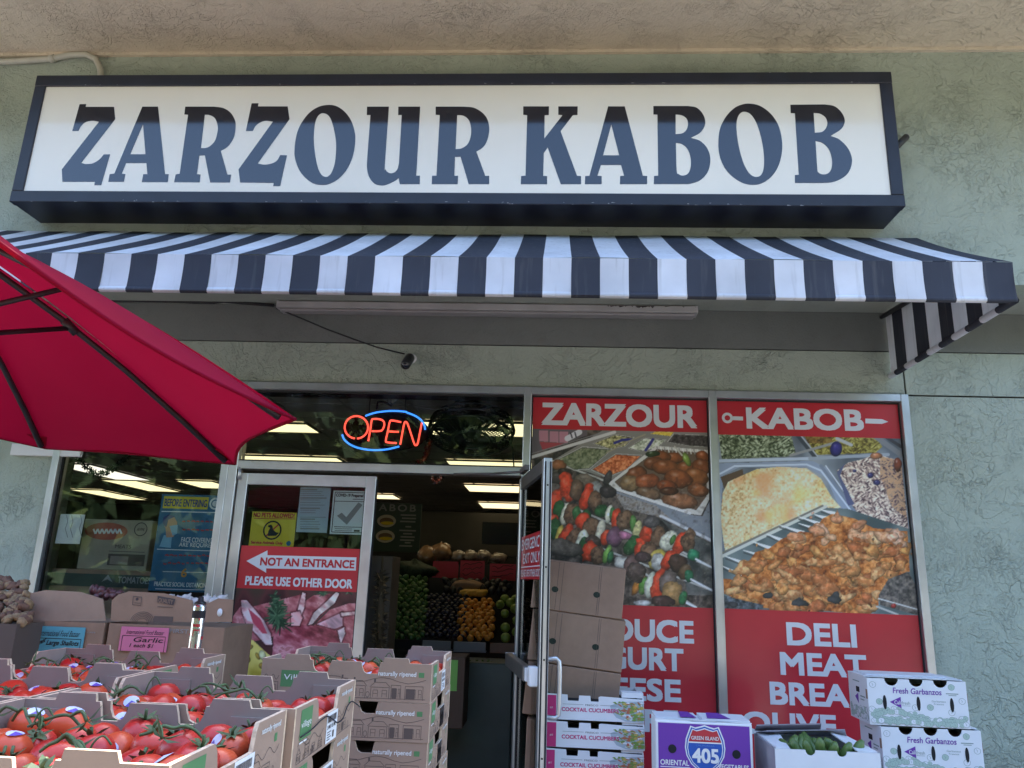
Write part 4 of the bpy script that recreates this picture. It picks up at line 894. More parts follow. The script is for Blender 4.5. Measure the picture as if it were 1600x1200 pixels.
for (x, y, lx, ly, c), lb in zip(CL, CLL):
    t = thing('ceiling_light', lb, 'ceiling light', (x, y, 2.96), 0, 'ceiling lights inside the shop')
    b = MB(); e = .02
    for q in ((x - lx / 2 - e, y - ly / 2 - e, x + lx / 2 + e, y - ly / 2), (x - lx / 2 - e, y + ly / 2, x + lx / 2 + e, y + ly / 2 + e), (x - lx / 2 - e, y - ly / 2, x - lx / 2, y + ly / 2), (x + lx / 2, y - ly / 2, x + lx / 2 + e, y + ly / 2)):
        b.box((q[0], q[1], 2.955), (q[2], q[3], 2.975))
    b.build('frame', M['alu_dark'], t)
    b = MB(); b.box((x - lx / 2, y - ly / 2, 2.962), (x + lx / 2, y + ly / 2, 2.974)); b.build('diffuser', M['lamp_cool'] if c else M['lamp'], t)
# OPEN sign
YN = .11
on = thing('neon_sign', 'lit oval neon sign reading OPEN in red inside a blue ring', 'neon sign', U(600, 673, YN))
neon_r = mat('red neon', (.9, .1, .08), .4, emit=((1, .07, .045), .36)); neon_b = mat('blue neon', (.1, .4, .9), .4, emit=((.035, .22, 1), .3))
Z4 = lambda l: [U(380 + x * .1625, 590 + y * .1625, YN - .02) for x, y in l]; Z3 = lambda l: [U(620 + x * .13333, 600 + y * .13333, YN - .02) for x, y in l]
def curve(P, n=4):
    o = []
    for i in range(len(P) - 1):
        p0, p1, p2, p3 = P[max(i - 1, 0)], P[i], P[i + 1], P[min(i + 2, len(P) - 1)]
        for k in range(n):
            t_ = k / n; o.append(.5 * ((2 * p1) + (p2 - p0) * t_ + (2 * p0 - 5 * p1 + 4 * p2 - p3) * t_**2 + (3 * p1 - p0 - 3 * p2 + p3) * t_**3))
    return o + [P[-1]]
NR = .0064
for nm, P_ in (('letter', [[(1088 + 112 * math.cos(rad(a)), 478 + 108 * math.sin(rad(a))) for a in range(98, 98 + 350, 12)]]), ('letter', [[(1203, 610), (1222, 500), (1235, 415), (1250, 398), (1320, 402), (1355, 430), (1350, 480), (1322, 512), (1235, 515)]]), ('letter', [[(1518, 428), (1430, 412), (1408, 430), (1390, 520), (1372, 600), (1385, 622), (1475, 630)], [(1405, 518), (1495, 522)]])):
    b = MB()
    for l in P_: b.tube(curve(Z4(l)), NR, 8)
    b.build(nm, neon_r, on)
b = MB(); b.tube(curve(Z3([(40, 710), (64, 580), (88, 460), (108, 445), (128, 470), (170, 595), (205, 700), (225, 718), (245, 695), (270, 575), (293, 455)])), NR, 8); b.build('letter', neon_r, on)
b = MB(); b.tube(curve(Z4([(1175, 368), (1280, 335), (1430, 320), (1560, 328)]) + Z3([(120, 335), (220, 375), (290, 430), (325, 490), (332, 535)])), NR, 8); b.tube(curve(Z4([(952, 548), (975, 600), (1040, 650), (1130, 682), (1250, 697), (1380, 690), (1500, 662)])), NR, 8); b.build('ring', neon_b, on)
b = MB(); F = front(b, YN); c = U(603, 674, YN)
F.ell(c.x, c.z, .30, .135, 0, 0, 40); vs = list(b.v)
b.prism([(c.x + .30 * math.cos(i * math.pi / 20), c.z + .135 * math.sin(i * math.pi / 20)) for i in range(40)], (0, YN + .002, 0), (1, 0, 0), (0, 0, 1), .02)
for x in (-.13, .12): b.tube([(c.x + x, YN + .01, c.z + .13), (c.x + x, YN + .01, 2.95)], .003, 5)
b.tube([U(589, 640, YN), U(590, 628, YN), U(600, 628, YN), U(612, 634, YN)], .008, 6)
b.build('backing', mat('matt black board', (.008, .008, .012), .9, spec=.1), on)
# hanging fan
fy = .75; fc = U(737, 672, fy); FRd = .315
fan = thing('hanging_fan', 'dark wall fan hung flat from a V bracket behind the transom glass', 'fan', fc)
ax = Vector((.03, -.32, -1)).normalized(); e1 = ax.cross(Vector((0, 1, 0))).normalized(); e2 = ax.cross(e1)
b = MB()
for r, h in ((FRd, -.055), (FRd + .012, 0), (FRd, .055), (FRd * .45, -.085), (FRd * .45, .085)): b.tube([fc + e1 * (r * math.cos(i * math.pi / 18)) + e2 * (r * math.sin(i * math.pi / 18)) + ax * h for i in range(36)], .011, 6, 0, False, True)
for sgn in (-1, 1):
    for i in range(56):
        a = i * math.pi / 28; d = e1 * math.cos(a) + e2 * math.sin(a)
        b.tube([fc + d * .05 + ax * (sgn * .09), fc + d * (FRd * .6) + ax * (sgn * .082), fc + d * FRd + ax * (sgn * .05), fc + d * (FRd + .01)], .0036, 4, 0, False)
b.build('cage', M['black'], fan)
b = MB()
for k in range(5):
    a = k * 2 * math.pi / 5; d = e1 * math.cos(a) + e2 * math.sin(a); s_ = ax.cross(d)
    P_ = [fc + d * .05 + s_ * .04 + ax * .02, fc + d * .28 + s_ * .13 + ax * .03, fc + d * .28 - s_ * .09 - ax * .03, fc + d * .05 - s_ * .04 - ax * .02]
    b.add(P_ + [p + ax * .003 for p in P_], [(0, 1, 2, 3), (7, 6, 5, 4), (0, 4, 5, 1), (1, 5, 6, 2), (2, 6, 7, 3), (3, 7, 4, 0)])
b.build('blades', M['black'], fan)
b = MB(); b.tube([fc - ax * .16, fc - ax * .05, fc + ax * .04, fc + ax * .06], [.06, .075, .07, .03], 14); b.build('motor', M['black'], fan)
b = MB(); tp = [U(721, 619, fy), U(736, 619, fy)]
b.tube([tp[0], U(700, 645, fy), U(676, 671, fy), U(668, 690, fy)], .014, 6); b.tube([tp[1], U(762, 646, fy), U(790, 677, fy), U(795, 680, fy)], .014, 6); b.box((tp[0].x - .03, fy - .02, tp[0].z - .01), (tp[1].x + .03, fy + .02, 2.976)); b.tube([U(796, 682, fy), U(801, 700, fy), U(803, 730, fy)], .006, 5)
b.build('bracket', M['black'], fan)
b = MB(); b.tube(curve([U(x, y, .5) for x, y in ((622, 626), (650, 636), (680, 640), (702, 636), (715, 636), (740, 650), (756, 658))]), .0035, 5)
tag(b.build('fan_cord', M['ink_grey'], loc=U(680, 640, .5)), 'thin pale cord crossing the transom from the white plug to the fan', 'cord')
b = MB(); p = U(617, 622, .5); b.tube([p + Vector((.05, 0, .035)), p + Vector((-.04, 0, -.035))], .025, 10); tag(b.build('plug_adapter', M['ink_grey'], loc=p), 'pale plug adapter hanging above the OPEN sign', 'plug')
b = MB(); q0, q1 = U(458, 613, .12), U(542, 622, .12); b.box((q0.x, .1, q1.z), (q1.x, .16, q0.z), 0, .004); tag(b.build('black_fitting', M['plastic_black'], loc=q0), 'long black fitting at the top of the transom beside the umbrella', 'fitting')
# tinsel
def tinsel(name, label, px, Y, mats, n, spread, seed):
    r = random.Random(seed); P_ = curve([U(x, y, Y) for x, y in px], 8); b = MB(); b.tube(P_, .004, 5)
    for i in range(n):
        p = r.choice(P_); v = Vector((r.gauss(0, 1), r.gauss(0, 1), r.gauss(0, 1))).normalized(); q = p + v * r.uniform(.3, 1) * spread; w_ = v.orthogonal().normalized() * r.uniform(.002, .005)
        b.add([p, q - w_, q + v * .006, q + w_], [(0, 1, 2, 3)], r.choice(range(len(mats))))
    tag(b.build(name, mats, loc=P_[0]), label, 'tinsel')
tin_r = mat('copper tinsel', (.55, .16, .1), .2, .9); tin_s = mat('silver tinsel', (.8, .76, .72), .15, 1); tin_g = mat('dark green tinsel', (.02, .03, .025), .4)
tinsel('tinsel_garland', 'dark tinsel garland drooping in the left window under the umbrella', ((122, 715), (135, 730), (150, 740), (170, 736), (188, 724), (200, 712)), .08, [tin_g], 500, .03, 1)
tinsel('tinsel_garland', 'copper glitter tinsel hanging under the right end of the OPEN sign', ((672, 690), (668, 703), (666, 714), (658, 722), (652, 726)), .1, [tin_r, tin_r, tin_s], 420, .028, 2)
tinsel('tinsel_garland', 'small glitter tinsel tuft hanging at the top of the doorway', ((676, 745), (680, 752), (688, 749), (689, 744)), .1, [tin_r, tin_s], 150, .025, 3)
# menu board, hood, screen
def qd(Y, x0, y0, x1, y1): return U(x0, (y0 + y1) / 2, Y).x, U((x0 + x1) / 2, y1, Y).z, U(x1, (y0 + y1) / 2, Y).x, U((x0 + x1) / 2, y0, Y).z
YM = 4.2; a = qd(YM, 560, 786, 657, 862)
mb = thing('menu_board', 'dark green menu board with food plates headed ABOB inside the doorway', 'menu board', (a[0], YM, a[1]))
b = MB(); b.box((a[0], YM, a[1]), (a[2], YM + .03, a[3])); b.build('board', mat('menu green', (.03, .06, .05), .5), mb)
b = MB(); F = front(b, YM - .001); F.text('ABOB', *F.r(592, 788, 650, 799), 0, 1, .03, gap=1.3)
dish = mat('painted plate', (.5, .46, .36), .6); food = mat('painted food', (.16, .1, .06), .6)
for x, y in ((604, 814), (602, 838)):
    q = F.q(x, y); F.ell(q[0], q[1], .115, .075, 1, 1); F.ell(q[0], q[1] - .005, .085, .045, 2, 2); F.ell(q[0] + .01, q[1] - .025, .08, .02, 3, 2.5)
for i, (x, y, w_) in enumerate(((638, 805, 24), (639, 810, 22), (637, 815, 24), (638, 823, 9), (637, 829, 26), (637, 834, 14), (637, 839, 22), (636, 844, 22), (637, 848, 9), (634, 853, 20))): F.rect(*F.r(x - w_ / 2, y - 1.1, x + w_ / 2, y + 1.1), 0, 1)
b.build('lettering', [M['ink_grey'], dish, food, M['ink_yellow']], mb)
a = qd(8.0, 655, 800, 800, 868); b = MB(); b.box((a[0], 8.0, a[1]), (a[2] + 1.5, 8.6, a[3]), 0, .01)
tag(b.build('exhaust_hood', mat('dull steel hood', (.09, .085, .08), .35, .7, .15, 2), loc=(a[0], 8, a[1])), 'dull steel hood across the kitchen behind the produce', 'hood')
a = qd(6.5, 753, 816, 800, 851); b = MB(); b.box((a[0], 6.5, a[1]), (a[2] + .3, 6.56, a[3]), 0, .006); tag(b.build('black_screen', mat('blue black screen', (.008, .012, .025), .15), loc=(a[0], 6.5, a[1])), 'dark flat screen hanging in the shop beside the open door', 'screen')
# produce stand
YF_, ZF_, YB_, ZB_ = 1.55, 1.02, 2.45, 1.60
def slope(px, t): Y = YF_ + (YB_ - YF_) * t; return Vector((ray(px, 950)[0] / ray(px, 950)[1] * (Y + W), Y, ZF_ + (ZB_ - ZF_) * t))
st = thing('produce_stand', 'dark sloping produce stand piled with fruit inside the doorway', 'display stand', (-.9, 2.0, 0))
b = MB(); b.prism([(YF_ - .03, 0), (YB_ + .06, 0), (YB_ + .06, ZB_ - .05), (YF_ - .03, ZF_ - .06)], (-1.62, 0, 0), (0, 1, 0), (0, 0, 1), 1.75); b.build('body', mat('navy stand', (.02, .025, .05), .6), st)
def fruit_mesh(name, r, sq, m, bump=0, tip=0):
    b = MB(); n = 8; pr = [(max(1e-6, r * math.sin(math.pi * i / 6) * (1 + bump * math.sin(i * 2.1))), -r * sq * math.cos(math.pi * i / 6)) for i in range(7)]
    if tip: pr[-1] = (1e-6, r * sq + tip)
    b.lathe(pr, (0, 0, 0), n); return b.build(name, m, None, (0, 0, 0))
def pile(name, label, cat, px0, px1, t0, t1, r, m, group, sq=1.0, tip=0, lift=.0, seed=1):
    proto = fruit_mesh(name, r, sq, m, 0, tip); rr = random.Random(seed); first = True; L = math.hypot(YB_ - YF_, ZB_ - ZF_) * (t1 - t0)
    rows = int(L / (r * 1.75))
    for k in range(rows):
        t_ = t0 + (t1 - t0) * k / rows; A, B = slope(px0, t_), slope(px1, t_); n = max(1, int((B.x - A.x) / (2.02 * r)))
        for i in range(n):
            x = A.x + (B.x - A.x) * ((i + .5 + (.5 if k % 2 else 0)) / n)
            if x > B.x: continue
            o = proto if first else proto.copy()
            if not first: C.objects.link(o)
            first = False
            q_ = rr.uniform(.84, 1.12); o.scale = (q_, q_, q_)
            o.location = (x + rr.uniform(-.3, .3) * r, A.y + rr.uniform(-.3, .3) * r, A.z + r * .8 + lift + rr.uniform(0, .55) * r)
            o.rotation_euler = (rr.uniform(-1, 1), rr.uniform(-1, 1), rr.uniform(0, 6)); tag(o, label, cat, group)
lime = mat('lime skin', (.055, .13, .03), .35, 0, .25, 30); plum = mat('plum skin', (.012, .012, .03), .3, 0, .3, 30); orange = mat('orange skin', (.62, .26, .03), .4, 0, .1, 30); apple = mat('green apple skin', (.20, .30, .06), .35, 0, .15, 20); mango = mat('yellow mango skin', (.6, .36, .06), .4, 0, .15, 20)
pile('lime', 'green lime in the left heap of the produce stand', 'lime', 611, 663, .0, .86, .0285, lime, 'limes heaped on the produce stand', 1.08, .006, 0, 2)
pile('plum', 'dark plum in the middle heap of the produce stand', 'plum', 664, 728, .04, .62, .025, plum, 'plums heaped on the produce stand', 1, 0, 0, 3)
pile('orange', 'small orange in the bright heap beside the plums', 'orange', 716, 770, .02, .56, .0285, orange, 'oranges heaped on the produce stand', 1, 0, .0, 4)
pile('apple', 'green apple in the heap nearest the open door', 'apple', 775, 806, .0, .62, .043, apple, 'green apples heaped by the open door', .95, 0, .0, 5)
pile('avocado', 'dark avocado in the back row above the plums', 'avocado', 690, 795, .66, .84, .032, mat('avocado skin', (.018, .018, .022), .5, 0, .4, 60), 'avocados in the back row of the stand', 1.35, .01, .0, 6)
proto = None
for k, (x, y) in enumerate(((726, 938), (741, 936), (752, 937), (735, 940))):
    t_ = .6; p = slope(x, t_); b = MB(); b.lathe([(1e-6, -.06), (.025, -.045), (.034, 0), (.026, .05), (1e-6, .065)], (0, 0, 0), 10); o = b.build('mango', mango, None, local=True); o.location = (p.x, p.y, p.z + .045); o.rotation_euler = (0, 1.4, .3 * k); tag(o, 'yellow mango lying on top of the orange heap', 'mango', 'mangoes on the orange heap')
for x0, x1, lb in ((613, 661, 'dark edge tray holding the limes'), (664, 708, 'low pale tray front under the plums'), (712, 762, 'low pale tray front under the oranges'), (768, 806, 'brown tray front under the green apples')):
    A, B = slope(x0, -.02), slope(x1, -.02); b = MB(); b.box((A.x, A.y - .02, A.z - .04), (B.x, A.y - .005, A.z + .028), 0, .003); b.box((A.x, A.y - .02, A.z - .05), (B.x, A.y + .1, A.z - .041))
    tag(b.build('produce_tray', M['dark'] if x0 == 613 else M['card'] if x0 == 768 else M['ink_grey'], loc=A), lb, 'tray', 'tray fronts along the produce stand')
# bread bags along the top of the stand
bag = mat('clear bread bag', (.34, .20, .11), .18, 0, .35, 14, .6, 40, coat=.6)
def lump(name, label, cat, loc, sx, sy, sz, m, seed, group=None, n=14, rough=.16):
    r = random.Random(seed); b = MB(); vs = []; ph = [r.uniform(0, 6.28) for _ in range(8)]
    for i in range(9):
        th = math.pi * i / 8
        for k in range(n):
            a = 2 * math.pi * k / n; q = 1 + rough * (math.sin(3 * a + ph[0] + 2 * th) * .5 + math.sin(5 * a + ph[1]) * .3 + math.sin(4 * th + ph[2] + a) * .5)
            vs.append((sx * q * math.sin(th) * math.cos(a), sy * q * math.sin(th) * math.sin(a), sz * q * -math.cos(th)))
    b.add(vs, [(i * n + k, i * n + (k + 1) % n, (i + 1) * n + (k + 1) % n, (i + 1) * n + k) for i in range(8) for k in range(n)], 0, True)
    o = b.build(name, m, None, local=True); o.location = loc; return tag(o, label, cat, group)
for k, (x, y, sx, sz, lb) in enumerate(((668, 868, .10, .09, 'large brown bread bag at the left end above the limes'), (690, 862, .11, .085, 'bread bag behind the plain pink card'), (718, 870, .085, .06, 'small clear bread bag left of the middle'), (736, 870, .08, .06, 'small clear bread bag right of the middle'), (756, 870, .08, .065, 'clear bread bag before the dark screen'), (778, 872, .10, .05, 'flat bread bag beside the open door'))):
    p = U(x, y, 2.62); lump('bread_bag', lb, 'bread bag', p, sx, .09, sz, bag if k < 2 else mat('pale bread bag', (.30, .24, .2), .15, 0, .4, 20, .7, 50, coat=.8), 20 + k, 'bread bags along the top of the stand')
b = MB(); b.box((-1.62, YB_ + .08, 0), (.14, 3.1, 1.66)); tag(b.build('back_shelf', mat('dark shelf', (.05, .045, .05), .6), loc=(-.8, 2.8, 0)), 'dark shelf behind the produce stand carrying the bread bags', 'shelf')
card_pk = mat('bright pink card', (.6, .05, .1), .6)
for k, (x0, y0, x1, y1, lb) in enumerate(((676, 877, 716, 903, 'plain bright pink card behind the limes'), (719, 876, 757, 905, 'pink handwritten price card above the oranges'), (765, 881, 806, 907, 'pink handwritten price card beside the open door'))):
    Yc = YB_ - .0; a = qd(Yc, x0, y0, x1, y1); b = MB(); b.box((a[0], Yc, a[1]), (a[2], Yc + .006, a[3]))
    F = front(b, Yc - .001); rr = random.Random(k)
    if k:
        for j in range(3):
            pts = [(a[0] + (a[2] - a[0]) * (.1 + .1 * i), a[1] + (a[3] - a[1]) * (.75 - .25 * j + rr.uniform(-.08, .08) + .02 * i)) for i in range(9)]; F.line(pts, .006, 1)
    tag(b.build('price_card', [card_pk, M['ink_black']], loc=(a[0], Yc, a[1])), lb, 'price card', 'pink cards on the produce stand')
p = slope(728, .68); lump('ginger_heap', 'brown pile of roots in a box behind the plums', 'ginger', (p.x, p.y + .02, p.z + .05), .16, .08, .06, M['card'], 41)
p = slope(640, .92); lump('leafy_greens', 'dark leafy greens heaped above the limes', 'greens', (p.x, p.y + .05, p.z + .04), .2, .08, .09, mat('dark green leaf', (.03, .05, .03), .6, 0, .6, 40, .8, 40), 42, None, 18, .3)
# dried bundle at the door
r = random.Random(9); b = MB(); Yh = .75
a0, a1 = U(596, 895, Yh), U(592, 1015, Yh)
b.tube([a0 + Vector((0, 0, .12)), a0.lerp(a1, .5), a1], [.006, .03, .02], 7, 0)
for i in range(420):
    p = a0.lerp(a1, r.random()); v = Vector((r.gauss(0, 1), r.gauss(0, 1) * .5, r.gauss(0, .8))).normalized() * r.uniform(.03, .085); w_ = v.orthogonal().normalized() * r.uniform(.004, .012)
    b.add([p, p + v * .5 + w_, p + v, p + v * .5 - w_], [(0, 1, 2, 3)], r.choice((0, 0, 1, 1, 2)))
tag(b.build('dried_bundle', [mat('dry stalk', (.16, .12, .07), .8), mat('dry leaf', (.08, .065, .045), .8), mat('golden stalk', (.34, .24, .12), .5)], loc=a1), 'hanging bundle of dried stalks just inside the doorway', 'dried bundle')
a = qd(.95, 573, 858, 610, 1000); b = MB(); b.box((a[0], .95, .3), (a[2], 1.25, a[3] - .05), 0, .004); tag(b.build('tall_carton', mat('dull tan carton', (.2, .17, .14), .8, 0, .1, 6), loc=(a[0], .95, .3)), 'tall tan carton standing behind the dried bundle', 'carton')
b = MB(); b.box((a[0] - .1, .9, .02), (a[2] + .1, 1.3, .299), 0, .004); tag(b.build('low_stand', M['dark'], loc=(a[0], .95, 0)), 'low dark stand under the tall tan carton', 'stand')
# green carton and leaves low in the doorway
a = qd(.6, 700, 1030, 716, 1078); b = MB(); b.box((a[0] - .3, .55, .55), (a[2] + .05, .85, a[3] + .02), 0, .004); F = front(b, .549); F.rect(a[0], a[1], a[2], a[3], 1)
tag(b.build('carton', [mat('dim brown board', (.10, .065, .045), .85), mat('lime green label', (.2, .5, .1), .6)], loc=(a[0], .6, .55)), 'brown carton with a lime green label low in the doorway', 'carton')
a = qd(.9, 690, 1040, 800, 1130); b = MB(); b.box((a[0], .9, 0), (a[2], 1.3, a[3] + .02), 0, .01); tag(b.build('low_counter', mat('green grey counter', (.05, .075, .07), .5, 0, .2, 3), loc=(a[0], .9, 0)), 'low green grey counter inside the doorway', 'counter')
r = random.Random(12); b = MB()
for i in range(160):
    p = U(r.uniform(724, 770), r.uniform(1036, 1046), 1.0); v = Vector((r.gauss(0, 1), r.gauss(0, .5), abs(r.gauss(0, .5)))).normalized() * r.uniform(.02, .05); w_ = v.orthogonal().normalized() * .012
    b.add([p, p + v * .6 + w_, p + v, p + v * .6 - w_], [(0, 1, 2, 3)], r.choice((0, 1)))
tag(b.build('herb_bunch', [mat('herb leaf', (.07, .13, .04), .6), mat('herb leaf pale', (.16, .22, .08), .6)], loc=U(745, 1045, 1.0)), 'loose green herbs lying on the low counter in the doorway', 'herbs')
b = MB(); b.prism([U(*q, .98).xz for q in ((752, 1041), (763, 1035), (776, 1038), (779, 1047), (766, 1046))], (0, .98, 0), (1, 0, 0), (0, 0, 1), .02); tag(b.build('lettuce_leaf', mat('lettuce leaf', (.2, .4, .05), .5), loc=U(765, 1041, .98)), 'bright green leaf on the low counter beside the push bar', 'leaf')

# left window: posters and cartons inside
YL = .05
pH = thing('health_poster', 'blue teal BEFORE ENTERING poster with a masked face in the left window', 'poster', (-2.5, YL, 1.3))
b = MB(); a = F.r(0, 0, 1, 1) if False else None; F = front(b, YL - .001); a = F.r(242, 773, 352, 925); b.box((a[0], YL, a[1]), (a[2], YL + .002, a[3])); b.build('sheet', mat('teal poster', (.015, .13, .26), .5, 0, .1, 3), pH)
b = MB(); F = front(b, YL - .0008)
q0_ = F.q; r0_ = F.r; sx0_ = lambda x: 240 + (x - 240) * .90
F.q = lambda x, y: q0_(sx0_(x), y)
F.r = lambda x0, y0, x1, y1: r0_(sx0_(x0), y0, sx0_(x1), y1)
F.rect(*F.r(257, 776, 335, 795), 0, 1); F.text('BEFORE ENTERING', *F.r(259, 780, 333, 792), 1, 2, .03); q = F.q(347, 787); F.ring(q[0], q[1], .04, .04, .012, 2, 1); F.ell(q[0], q[1], .02, .02, 2, 1)
F.line([F.q(254, 799), F.q(357, 801)], .006, 2, 1)
F.poly([F.q(*p) for p in ((250, 854), (258, 836), (272, 838), (270, 856))], 3, 1); F.poly([F.q(*p) for p in ((262, 840), (261, 826), (257, 816), (262, 808), (276, 808), (281, 816), (280, 832), (274, 839))], 4, 1.5); F.poly([F.q(*p) for p in ((268, 822), (282, 820), (281, 834), (273, 837))], 3, 2); F.poly([F.q(*p) for p in ((256, 818), (257, 808), (266, 804), (278, 807), (266, 812), (262, 824))], 1, 2)
F.text('FACE COVERINGS', *F.r(288, 840, 346, 848), 2, 1, .02); F.text('ARE REQUIRED', *F.r(284, 848.5, 346, 856), 2, 1, .02)
F.line([F.q(246, 858), F.q(346, 861)], .005, 2, 1)
for x0, x1, y in ((290, 345, 828), (260, 335, 868), (257, 332, 880), (290, 340, 815)):
    xx = x0
    while xx < x1: F.line([F.q(xx, y), F.q(xx + 3, y + rng.uniform(-2, 2)), F.q(xx + rng.uniform(4, 7), y + .5)], .008, 5, 1); xx += 8
F.text('6', *F.r(288, 888, 298, 902), 6, 1, .03); F.line([F.q(256, 893), F.q(340, 895)], .004, 2, 1)
F.text('PRACTICE SOCIAL DISTANCING', *F.r(241, 910, 336, 917), 2, 1, .03); F.line([F.q(243, 920), F.q(334, 922)], .005, 2, 1)
b.build('lettering', [M['ink_yellow'], M['ink_navy'], M['paper'], mat('pale blue ink', (.2, .42, .6), .6), mat('skin tone ink', (.5, .27, .18), .6), M['ink_red'], mat('orange ink', (.7, .3, .05), .6)], pH)
YC = .14
a = qd(YC, 126, 812, 234, 886)
pI = thing('carton', 'tan carton with a red oval emblem and the word MEATS in the left window', 'carton', (a[0], YC, a[1]))
b = MB(); b.box((a[0], YC, a[1] - .02), (a[2], YC + .3, a[3]), 0, .004); b.build('box', mat('tan carton', (.34, .29, .22), .8, 0, .08, 8), pI)
b = MB(); F = front(b, YC - .001); q = F.q(166, 830)
F.ell(q[0], q[1], .15, .058, 0, 1, 28); F.line([F.q(146 + i * 3.4, 834 if i % 2 else 826.5) for i in range(14)], .012, 1, 2); q = F.q(220, 827); F.ring(q[0], q[1], .046, .046, .006, 2, 1); F.text('AVW', *F.r(214, 825, 226, 830), 2, 1, .02)
F.text('MEATS', *F.r(180, 851, 205, 857), 2, 1, .01); F.line([F.q(170, 861), F.q(226, 863)], .004, 2, 1); F.rect(*F.r(168, 866, 226, 884), 3, 1); F.rect(*F.r(172, 869, 200, 882), 4, 2)
b.build('lettering', [mat('dull red ink', (.36, .09, .06), .7), M['ink_white'], M['ink_dark'], M['ink_brown'], M['card_in']], pI)
a = qd(YC, 80, 897, 236, 917)
pJ = thing('carton', 'brown carton with a dark TOMATOES band under the MEATS carton', 'carton', (a[0], YC, .9))
z3 = U(180, 926, YC).z
b = MB(); b.box((a[0], YC - .01, z3 - .25), (a[2], YC + .3, pI.location.z - .0205), 0, .004); b.build('box', M['card'], pJ)
b = MB(); F = front(b, YC - .0112); F.rect(a[0] + .003, a[1], a[2] - .003, a[3], 0, 1); F.text('TOMATOES', *F.r(184, 901.5, 236, 912), 1, 2, .02); q = F.q(168, 905); F.poly([(q[0] - .04, q[1] - .02), (q[0], q[1] + .03), (q[0] + .04, q[1] - .02), (q[0], q[1])], 1, 2)
b.build('lettering', [mat('dark green band', (.03, .05, .045), .6), M['ink_grey']], pJ)
a = qd(YL, 91, 803, 132, 852); b = MB(); b.prism([U(*q, YL).xz for q in ((95, 803), (133, 804), (124, 850), (86, 849))], (0, YL, 0), (1, 0, 0), (0, 0, 1), .003); F = front(b, YL - .001)
for x in (104, 112, 126): F.line([F.q(x, 805), F.q(x + 2, 815), F.q(x - 2, 826), F.q(x + 2, 840)], .004, 1)
tag(b.build('sky_reflection_sheet', [M['paper'], M['ink_grey']], loc=(a[0], YL, a[1])), 'white sheet imitating a sky reflection at the left edge of the left window', 'sheet')  # pale panel painted in place of reflected sky
b = MB(); b.box((-3.33, .1, .5), (-2.2, .5, z3 - .2505), 0, .004); tag(b.build('window_shelf', M['card'], loc=(-2.8, .3, .5)), 'low brown shelf unit inside the left window under the cartons', 'shelf')
# ================================================================ tomato trays
CWd, CDp, CH, PITCH, TH = .408, .361, .086, .085, .006
def tray_profile(tabs, side):
    if side: f = [(0, 0), (.30, 0), (.325, -.01), (.345, -.034), (.66, -.034), (.68, -.01), (.70, 0), (1, 0)]
    else:
        T = .011 if tabs else 0
        f = [(0, 0), (.13, 0), (.14, T), (.275, T), (.285, 0), (.298, 0), (.303, -.012), (.315, -.022), (.335, -.026), (.392, -.026), (.402, -.01), (.41, 0), (.585, 0), (.593, -.012), (.605, -.022), (.625, -.026), (.685, -.026), (.693, -.01), (.70, 0), (.715, 0), (.72, T), (.86, T), (.87, 0), (1, 0)]
    return f
def tray_body(tabs):
    b = MB(); H = CH if tabs else PITCH - .0006
    def wall(p0, dx, dy, L, prof, nx, ny):   # outer face from p0 along (dx,dy); thickness inwards
        n = len(prof); V = []
        for k in (0, 1):
            for zsel in (0, 1):
                for fr, h in prof: V.append((p0[0] + dx * fr * L - nx * TH * k, p0[1] + dy * fr * L - ny * TH * k, (H + h) if zsel else 0))
        O0, O1, I0, I1 = 0, n, 2 * n, 3 * n; F = []; mm = []
        for i in range(n - 1):
            b.add([V[O0 + i], V[O0 + i + 1], V[O1 + i + 1], V[O1 + i]], [(0, 1, 2, 3)], 0)
            b.add([V[I0 + i], V[I1 + i], V[I1 + i + 1], V[I0 + i + 1]], [(0, 1, 2, 3)], 1)
            b.add([V[O1 + i], V[O1 + i + 1], V[I1 + i + 1], V[I1 + i]], [(0, 1, 2, 3)], 2)
        for i in (0, n - 1): b.add([V[O0 + i], V[O1 + i], V[I1 + i], V[I0 + i]], [(0, 1, 2, 3)], 2)
    x, y = CWd / 2, CDp / 2
    wall((-x, -y), 1, 0, CWd, tray_profile(tabs, 0), 0, -1); wall((x, y), -1, 0, CWd, tray_profile(tabs, 0), 0, 1)
    wall((x, -y + TH + .0005), 0, 1, CDp - 2 * TH - .001, tray_profile(tabs, 1), 1, 0); wall((-x, y - TH - .0005), 0, -1, CDp - 2 * TH - .001, tray_profile(tabs, 1), -1, 0)
    b.box((-x + TH, -y + TH, .001), (x - TH, y - TH, .006), 1)
    for sx in (-1, 1):
        for sy in (-1, 1):                 # glued corner flaps inside
            b.box((sx * (x - TH - .0005), sy * (y - TH - .0005), .0065), (sx * (x - TH - .075), sy * (y - TH - .004), H - .012), 1)
    return b
